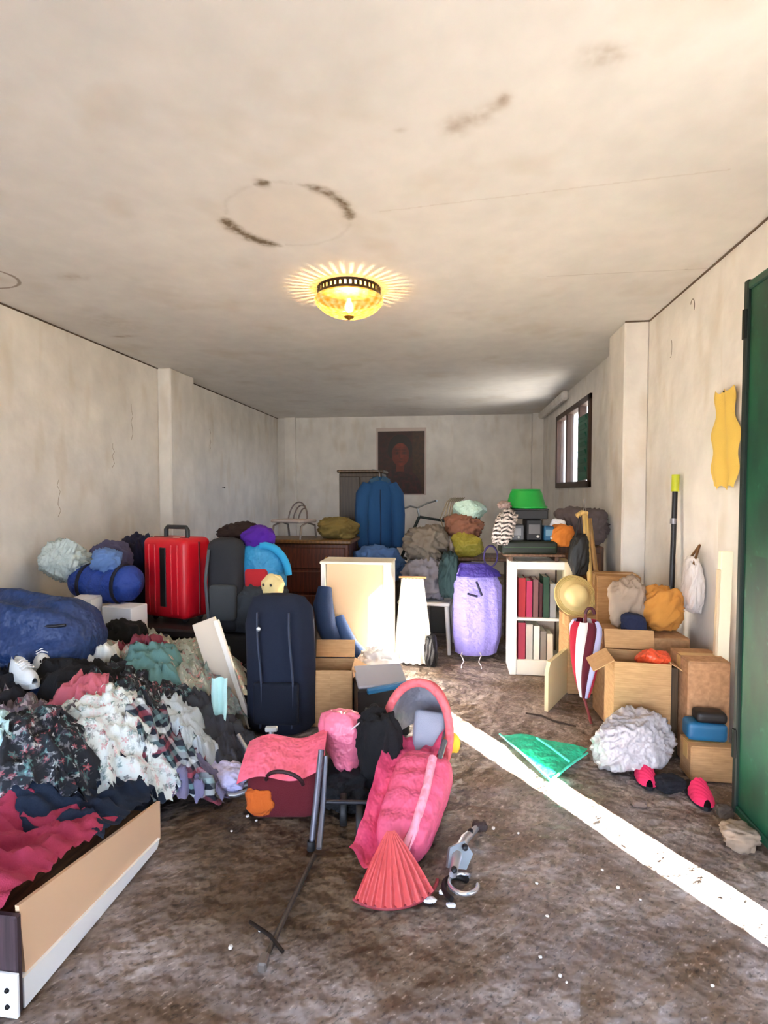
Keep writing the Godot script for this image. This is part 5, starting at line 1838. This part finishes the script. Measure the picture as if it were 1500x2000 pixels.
func build_front() -> void:
	var st := ST()
	var t: Node3D
	# red and pink doll's pushchair
	var O := Vector3(-0.25, 0, -2.15)
	t = thing("toy_pushchair", "pink and red folding toy pushchair with a hood and pleated foot cover", "pushchair", O)
	var steel := plain("74747c", 0.35, 0.6)
	st = ST()
	tube(st, [Vector3(-0.27, 0.30, 0.0), Vector3(-0.265, 0.12, 0.08), Vector3(-0.25, 0.04, 0.20)], 0.011, 8)
	obj("pole", st, steel, t)
	st = ST()
	tube(st, [Vector3(0.22, 0.30, -0.20), Vector3(0.15, 0.16, 0.05), Vector3(0.06, 0.06, 0.34)], 0.011, 8)
	obj("pole", st, steel, t)
	st = ST()
	tube(st, [Vector3(-0.27, 0.14, 0.06), Vector3(0.0, 0.12, 0.0), Vector3(0.20, 0.16, -0.05)], 0.009, 8)
	obj("crossbar", st, plain("2a2a30", 0.4, 0.4), t)
	# hood
	var H := Vector3(0.085, 0.27, -0.30)
	var hb := B(-14, 0, -8)
	for s in [["hood", 1.0, "e2606a"], ["hood_lining", 0.955, "a4a4ae"]]:
		st = ST()
		sheet(st, 26, 16, func(u: float, v: float) -> Vector3:
			var a := lerpf(-0.12, 1.08, u) * PI
			var c := cos(v * PI * 0.5)
			var rib := 1.0 + 0.03 * absf(sin(v * PI * 2.5))
			return H + hb * Vector3(-cos(a) * 0.155 * c * rib * s[1], sin(a) * 0.25 * c * rib * s[1], -sin(v * PI * 0.5) * 0.24 * s[1]))
		obj(s[0], st, film(s[2], 0.6), t)
	st = ST()
	var rim := []
	for k in 21:
		var a := lerpf(-0.12, 1.08, k / 20.0) * PI
		rim.append(H + hb * Vector3(-cos(a) * 0.157, sin(a) * 0.252, 0.0))
	tube(st, rim, 0.020, 10)
	obj("hood_rim", st, film("e86f76", 0.6), t)
	st = ST()
	rbox(st, H + Vector3(0.055, -0.03, 0.0), Vector3(0.15, 0.28, 0.05), 0.024, B(-14, -18))
	obj("backrest", st, cloth("9fa3b0"), t)
	st = ST()
	lump(st, Vector3(0.07, 0.09, 0.03), 101, 0.1, 2.0, 2.2, 12, Basis.IDENTITY, H + Vector3(0.165, -0.06, 0.02))
	obj("yellow_flower", st, cloth("f1c63c"), t)
	st = ST()
	lump(st, Vector3(0.20, 0.30, 0.16), 102, 0.12, 2.0, 2.6, 18, B(-14), Vector3(-0.08, 0.12, -0.22))
	obj("black_harness", st, cloth("0c0a0d"), t)
	# seat
	st = ST()
	sheet(st, 30, 30, func(u: float, v: float) -> Vector3:
		var w := lerpf(0.125, 0.105, v)
		var a := lerpf(-1.0, 1.0, u)
		var dip := 0.05 * (1.0 - a * a)
		var z := lerpf(-0.32, 0.30, v)
		var y := lerpf(0.26, 0.07, smoothstep(0.0, 1.0, v)) + 0.05 * a * a - dip * 0.6
		y += 0.012 * sin(u * 21.0 + v * 6.0) + 0.008 * sin(v * 33.0 + u * 4.0)
		return Vector3(lerpf(0.10, -0.01, v) + a * w, y, z))
	obj("seat_fabric", st, film("d5486e", 0.65), t)
	st = ST()
	cubegrid(st, steps(26), func(q: Vector3) -> Vector3:
		var d := q.normalized()
		var rr := pow(pow(absf(d.x), 4.0) + pow(absf(d.y), 3.0) + pow(absf(d.z), 4.0), -0.25)
		var p := d * rr
		# stitched channels across the pad
		p.y *= 1.0 + 0.16 * (absf(sin(p.z * 7.5 + 0.5 * p.x)) - 0.5)
		return Vector3(0.10, 0.135, 0.01) + B(-14, 20) * Vector3(p.x * 0.118 * (1.0 - 0.12 * p.z), p.y * 0.085, p.z * 0.235))
	obj("seat_cushion", st, film("dc5a7c", 0.65), t)
	st = ST()
	tube(st, [Vector3(0.17, 0.27, -0.10), Vector3(0.15, 0.22, 0.05), Vector3(0.11, 0.14, 0.20), Vector3(0.05, 0.07, 0.33)], 0.018, 8)
	obj("side_piping", st, film("f2a0b4", 0.6), t)
	# pleated foot cover fanning out at the front
	st = ST()
	var fb := B(22)
	sheet(st, 84, 14, func(u: float, v: float) -> Vector3:
		var a := lerpf(-1.05, 0.75, u)
		var p := absf(fmod(u * 9.0, 1.0) - 0.5) * 2.0
		var r := 0.02 + 0.185 * v
		return Vector3(0.02, 0.0, 0.24) + fb * Vector3(sin(a) * r * 0.85, 0.185 - 0.175 * v * (0.75 + 0.25 * v) + 0.018 * p * v, 0.03 + cos(a) * r * 0.75 + 0.020 * p * v))
	obj("foot_cover", st, film("c9504f", 0.6), t)
	st = ST()
	tube(st, arc(Vector3(0.02, 0.0, 0.24) + fb * Vector3(0, 0.012, 0.03), fb * Vector3(0.174, 0, 0), fb * Vector3(0, 0, 0.154), 25, 150, 18), 0.007, 6)
	obj("hem", st, film("8f2f38", 0.6), t)
	for p in [[-0.20, -0.02, 0.062], [-0.12, 0.05, 0.062], [0.14, -0.06, 0.062], [0.13, 0.14, 0.05]]:
		wheel(t, Vector3(p[0], p[2] + 0.003, p[1]), p[2], 0.03, B(10, 0, 90), plain("55565c", 0.4))

	# pink plastic sack on the pushchair's left
	t = thing("pink_bag", "crumpled bright pink plastic bag left of the pushchair", "bag", Vector3(-0.50, 0.10, -2.42), 0)
	st = ST()
	loft(st, [[0.0, 0.035, 0.03, 0.02, 0.03], [0.05, 0.06, 0.05, 0.015, 0.02], [0.14, 0.10, 0.07, 0.0, 0], [0.21, 0.11, 0.08, -0.005, 0], [0.26, 0.09, 0.06, -0.01, 0], [0.28, 0.05, 0.03, -0.01, 0]], 34, 6, 0.09, 31)
	obj("body", st, film("ee7a96", 0.35, 0.25), t)
	st = ST()
	tube(st, [Vector3(0.02, 0.20, 0.07), Vector3(0.08, 0.25, 0.06), Vector3(0.13, 0.29, 0.02)], 0.004, 5)
	obj("string", st, plain("e9d5d8", 0.7), t)
	st = ST()
	lump(st, Vector3(0.30, 0.14, 0.30), 105, 0.2, 2.2, 2.4, 18)
	solo("black_umbrella_bag", st, cloth("111318"), "flat black bag on the floor under the pink plastic bag", "bag", Vector3(-0.50, 0.0, -2.36))

	# open red bag
	t = thing("red_bag", "open dark red bag with a pink flap and an orange corner", "bag", Vector3(-0.73, 0, -2.26), 8)
	st = ST()
	rbox(st, Vector3(0, 0.11, 0), Vector3(0.30, 0.22, 0.22), 0.05, Basis.IDENTITY, 0.05)
	obj("body", st, cloth("5a0f1a"), t)
	st = ST()
	sheet(st, 26, 18, func(u: float, v: float) -> Vector3:
		return Vector3((u - 0.5) * 0.36, 0.252 + 0.02 * sin(u * 7.0) - 0.07 * v * v + 0.05 * u, -0.10 + 0.24 * v))
	obj("flap", st, film("ef6a84", 0.5), t)
	st = ST()
	lump(st, Vector3(0.12, 0.12, 0.06), 106, 0.12, 2.0, 2.6, 14, Basis.IDENTITY, Vector3(-0.09, 0.03, 0.10))
	obj("orange_corner", st, cloth("c05a18"), t)
	st = ST()
	tube(st, arc(Vector3(0.02, 0.19, 0.14), Vector3(0.08, 0, 0.02), Vector3(0, 0.06, 0.03), 0, 180, 10), 0.008, 6)
	obj("handle", st, plain("2a080e", 0.6), t)

	# lavender bag with the bent metal frame
	st = ST()
	lump(st, Vector3(0.30, 0.10, 0.17), 107, 0.14, 1.8, 2.6, 18, B(-14))
	solo("pale_lilac_bag", st, film("c9c6ea", 0.4), "flat pale lilac bag on the floor beside the folded metal stand", "bag", Vector3(-1.10, 0.0, -2.40))
	t = thing("folded_stand", "folded grey metal tube stand lying at the edge of the clothes heap", "stand", Vector3(-0.98, 0.0, -2.42), 0)
	for s in [[[-0.14, 0.015, 0.10], [0.0, 0.018, 0.06], [0.12, 0.03, -0.02]], [[0.12, 0.03, -0.02], [-0.02, 0.10, -0.10], [-0.10, 0.16, -0.16]], [[0.10, 0.035, -0.04], [0.09, 0.13, -0.10], [0.085, 0.21, -0.13]], [[-0.16, 0.016, 0.14], [0.0, 0.014, 0.12], [0.12, 0.02, 0.02]]]:
		st = ST()
		var q := []
		for v in s:
			q.append(Vector3(v[0], v[1], v[2]))
		tube(st, q, 0.012, 8)
		obj("tube", st, plain("a3a3a6", 0.3, 0.7), t)
	st = ST()
	box(st, Vector3(0.085, 0.215, -0.13), Vector3(0.06, 0.022, 0.03), B(10), 0.004)
	obj("end_plate", st, plain("d5d5d2", 0.4, 0.3), t)

	# rod with a crosspiece on the floor
	t = thing("iron_rod", "long grey iron rod with a short crosspiece lying on the floor", "rod", Vector3(-0.545, 0.004, -1.48), 0)
	st = ST()
	tube(st, [Vector3(0.0, 0.012, 0.0), Vector3(0.012, 0.014, -0.22), Vector3(0.03, 0.016, -0.46)], 0.009, 8)
	obj("shaft", st, plain("4d4640", 0.45, 0.5), t)
	st = ST()
	tube(st, [Vector3(-0.095, 0.016, -0.125), Vector3(-0.01, 0.022, -0.075), Vector3(0.045, 0.016, -0.03)], 0.006, 8)
	obj("crosspiece", st, plain("241c18", 0.5, 0.5), t)
	st = ST()
	box(st, Vector3(0.0, 0.016, 0.012), Vector3(0.026, 0.03, 0.045), B(4), 0.005)
	obj("end_block", st, plain("6e655e", 0.5, 0.4), t)
	t = thing("grey_cane", "upright grey cane leaning on the red bag", "cane", Vector3(-0.545, 0, -2.02), 0)
	st = ST()
	tube(st, [Vector3(0.0, 0.0, 0.02), Vector3(0.004, 0.16, -0.05), Vector3(0.008, 0.33, -0.12)], 0.013, 8)
	obj("pole", st, plain("5f5d66", 0.4, 0.4), t)
	st = ST()
	lathe(st, [Vector2(0.0, 0.0), Vector2(0.017, 0.0), Vector2(0.016, 0.03), Vector2(0.013, 0.035)], 12, Vector3(0, 0, 0.02))
	obj("rubber_tip", st, plain("17171a", 0.7), t)

	# silvery broken mechanism
	t = thing("metal_mechanism", "broken silvery metal crank mechanism lying right of the pushchair", "mechanism", Vector3(0.03, 0.0, -1.92), 0)
	var al := plain("b9bac0", 0.28, 0.75)
	st = ST()
	tube(st, [Vector3(0.07, 0.035, -0.24), Vector3(0.02, 0.05, -0.14), Vector3(-0.01, 0.06, -0.03), Vector3(-0.025, 0.05, 0.06)], [0.012, 0.018, 0.02, 0.014], 8)
	obj("crank_arm", st, al, t)
	st = ST()
	prism(st, PackedVector2Array([Vector2(-0.05, 0.0), Vector2(0.02, -0.015), Vector2(0.055, 0.03), Vector2(0.03, 0.075), Vector2(-0.03, 0.06)]), -0.012, 0.012, B(20, -30), Vector3(0.0, 0.03, -0.02))
	obj("plate", st, al, t)
	for s in [[0.02, 0.085, -0.04], [-0.02, 0.06, 0.05], [0.045, 0.05, -0.19]]:
		st = ST()
		lathe(st, [Vector2(0.0, 0.014), Vector2(0.011, 0.012), Vector2(0.012, 0.0), Vector2(0.0, 0.0)], 10, Vector3(s[0], s[1], s[2]), B(0, 40))
		obj("bolt", st, plain("2b2a2c", 0.4, 0.6), t)
	st = ST()
	tube(st, arc(Vector3(0.0, 0.022, 0.09), Vector3(0.055, 0, 0.02), Vector3(-0.01, 0.02, 0.085), 110, 290, 14), 0.010, 8)
	obj("hook", st, plain("1a1718", 0.5, 0.4), t)
	st = ST()
	tube(st, arc(Vector3(0.012, 0.03, 0.07), Vector3(0.05, 0.0, 0.0), Vector3(0, 0.02, 0.075), 0, 300, 18), 0.008, 8)
	obj("ring", st, plain("d5d5da", 0.25, 0.8), t)
	st = ST()
	lump(st, Vector3(0.06, 0.04, 0.05), 108, 0.14, 2.0, 2.6, 10, Basis.IDENTITY, Vector3(0.085, 0.015, -0.26))
	obj("rubber_grip", st, plain("3a2a26", 0.7), t)
	# bits of wrapper beside it
	var r := RandomNumberGenerator.new()
	r.seed = 12
	for s in [[-0.075, -1.79, 0.05, "left of the black hook"], [0.0, -1.775, 0.03, "just below the black hook"], [-0.03, -1.83, 0.025, "between the other two scraps"]]:
		st = ST()
		lump(st, Vector3(s[2], 0.014, s[2] * 0.5), 110 + int(s[2] * 1000), 0.2, 2.0, 2.4, 8)
		solo("foil_scrap", st, plain("e6e6e8", 0.3, 0.3), "shiny white scrap of wrapper on the floor, %s" % s[3], "scrap", Vector3(s[0], 0.0, s[1]), 0.0, "wrapper scraps by the metal mechanism")

	# teal sheet
	t = thing("teal_folder", "triangular turquoise plastic sheet lying folded on the floor in the sunbeam", "sheet", Vector3(0.46, 0.0, -2.85), 0)
	st = ST()
	sheet(st, 20, 20, func(u: float, v: float) -> Vector3:
		var a := Vector2(-0.19, -0.22)
		var b := Vector2(0.25, -0.05)
		var c := Vector2(0.01, 0.25)
		var p := a.lerp(b, u).lerp(c.lerp(b, u * 0.3), v)
		var h := 0.012 + 0.05 * (1.0 - v) * smoothstep(0.0, 0.4, u) * (1.0 - u * 0.4) + 0.006 * sin(u * 9.0 + v * 4.0)
		return Vector3(p.x, h, p.y))
	obj("film", st, film("16b58c", 0.4, 0.2), t)
	for s in [[-0.19, -0.22, 0.01, 0.25, 0.02], [0.01, 0.25, 0.25, -0.05, 0.022], [0.0, -0.12, 0.12, 0.12, 0.055]]:
		st = ST()
		tube(st, [Vector3(s[0], s[4], s[1]), Vector3((s[0] + s[2]) * 0.5, s[4] + 0.004, (s[1] + s[3]) * 0.5), Vector3(s[2], s[4], s[3])], 0.006, 6)
		obj("folded_edge", st, film("4fe0c4", 0.35, 0.2), t)

	# slippers
	for s in [[0.925, -2.66, -6.0, "left"], [1.115, -2.52, -4.0, "right"]]:
		t = thing("pink_slipper", "pink knitted slipper with a black sole by the cartons, the %s one of the pair" % s[3], "slipper", Vector3(s[0], 0.0, s[1]), s[2], "pink slippers")
		st = ST()
		var o2 := PackedVector2Array()
		for k in 24:
			var a := TAU * k / 24.0
			o2.append(Vector2(0.045 * cos(a), 0.12 * sin(a)))
		prism(st, o2, -0.009, 0.009, B(0, 90), Vector3(0, 0.009, -0.06))
		obj("sole", st, plain("121014", 0.7), t)
		st = ST()
		sheet(st, 22, 18, func(u: float, v: float) -> Vector3:
			var z := lerpf(0.055, -0.05, v)
			var w := 0.046 * sqrt(maxf(0.03, 1.0 - pow(maxf(z + 0.01, 0.0) / 0.068, 2.5)))
			var a := PI * u
			var bump := 1.0 + 0.04 * sin(u * 40.0) * sin(v * 30.0)
			return Vector3(cos(a) * w * bump, 0.016 + sin(a) * (0.035 + 0.045 * v) * bump, z))
		obj("upper", st, cloth("e0285a", 14.0), t)
	st = ST()
	lump(st, Vector3(0.13, 0.07, 0.10), 112, 0.12, 1.8, 2.6, 12)
	solo("black_slipper", st, cloth("101018"), "black slipper lying between the two pink ones", "slipper", Vector3(1.015, 0.0, -2.62), 30)

	# stones and rubbish on the floor
	rock("stone", "fist sized pale brown stone against the foot of the green door", "stone", Vector3(1.13, -0.004, -2.24), Vector3(0.12, 0.085, 0.10), 121, "8c7a68")
	rock("stone", "small dark stone beside the larger one at the green door", "stone", Vector3(1.17, -0.004, -2.44), Vector3(0.06, 0.05, 0.05), 122, "574a40")
	rock("clod", "brown clod of dirt below the pink slippers", "clod", Vector3(0.83, -0.004, -2.48), Vector3(0.06, 0.03, 0.05), 123, "6e5c52")
	var spots := []
	for k in 26:
		spots.append(Vector2(r.randf_range(-0.9, 0.75), r.randf_range(-2.3, -1.42)))
	var chip := ST()
	lump(chip, Vector3(0.014, 0.008, 0.011), 131, 0.2, 2.0, 2.6, 4)
	var first: MeshInstance3D = null
	var fmat := plain("e0dbd2", 0.8)
	for p in spots:
		if absf(p.x + 0.25) < 0.28 and p.y < -1.6:
			continue
		var c: MeshInstance3D
		if first == null:
			first = solo("plaster_chip", chip, fmat, "tiny white plaster chip scattered on the brown floor", "chip", Vector3.ZERO, 0.0, "plaster chips on the floor")
			c = first
		else:
			c = first.duplicate()
			c.name = numbered("plaster_chip")
			add_child(c, true)
		c.position = Vector3(p.x, -0.001, p.y)
		c.rotation.y = r.randf() * TAU
		c.scale = Vector3.ONE * r.randf_range(0.5, 1.1)
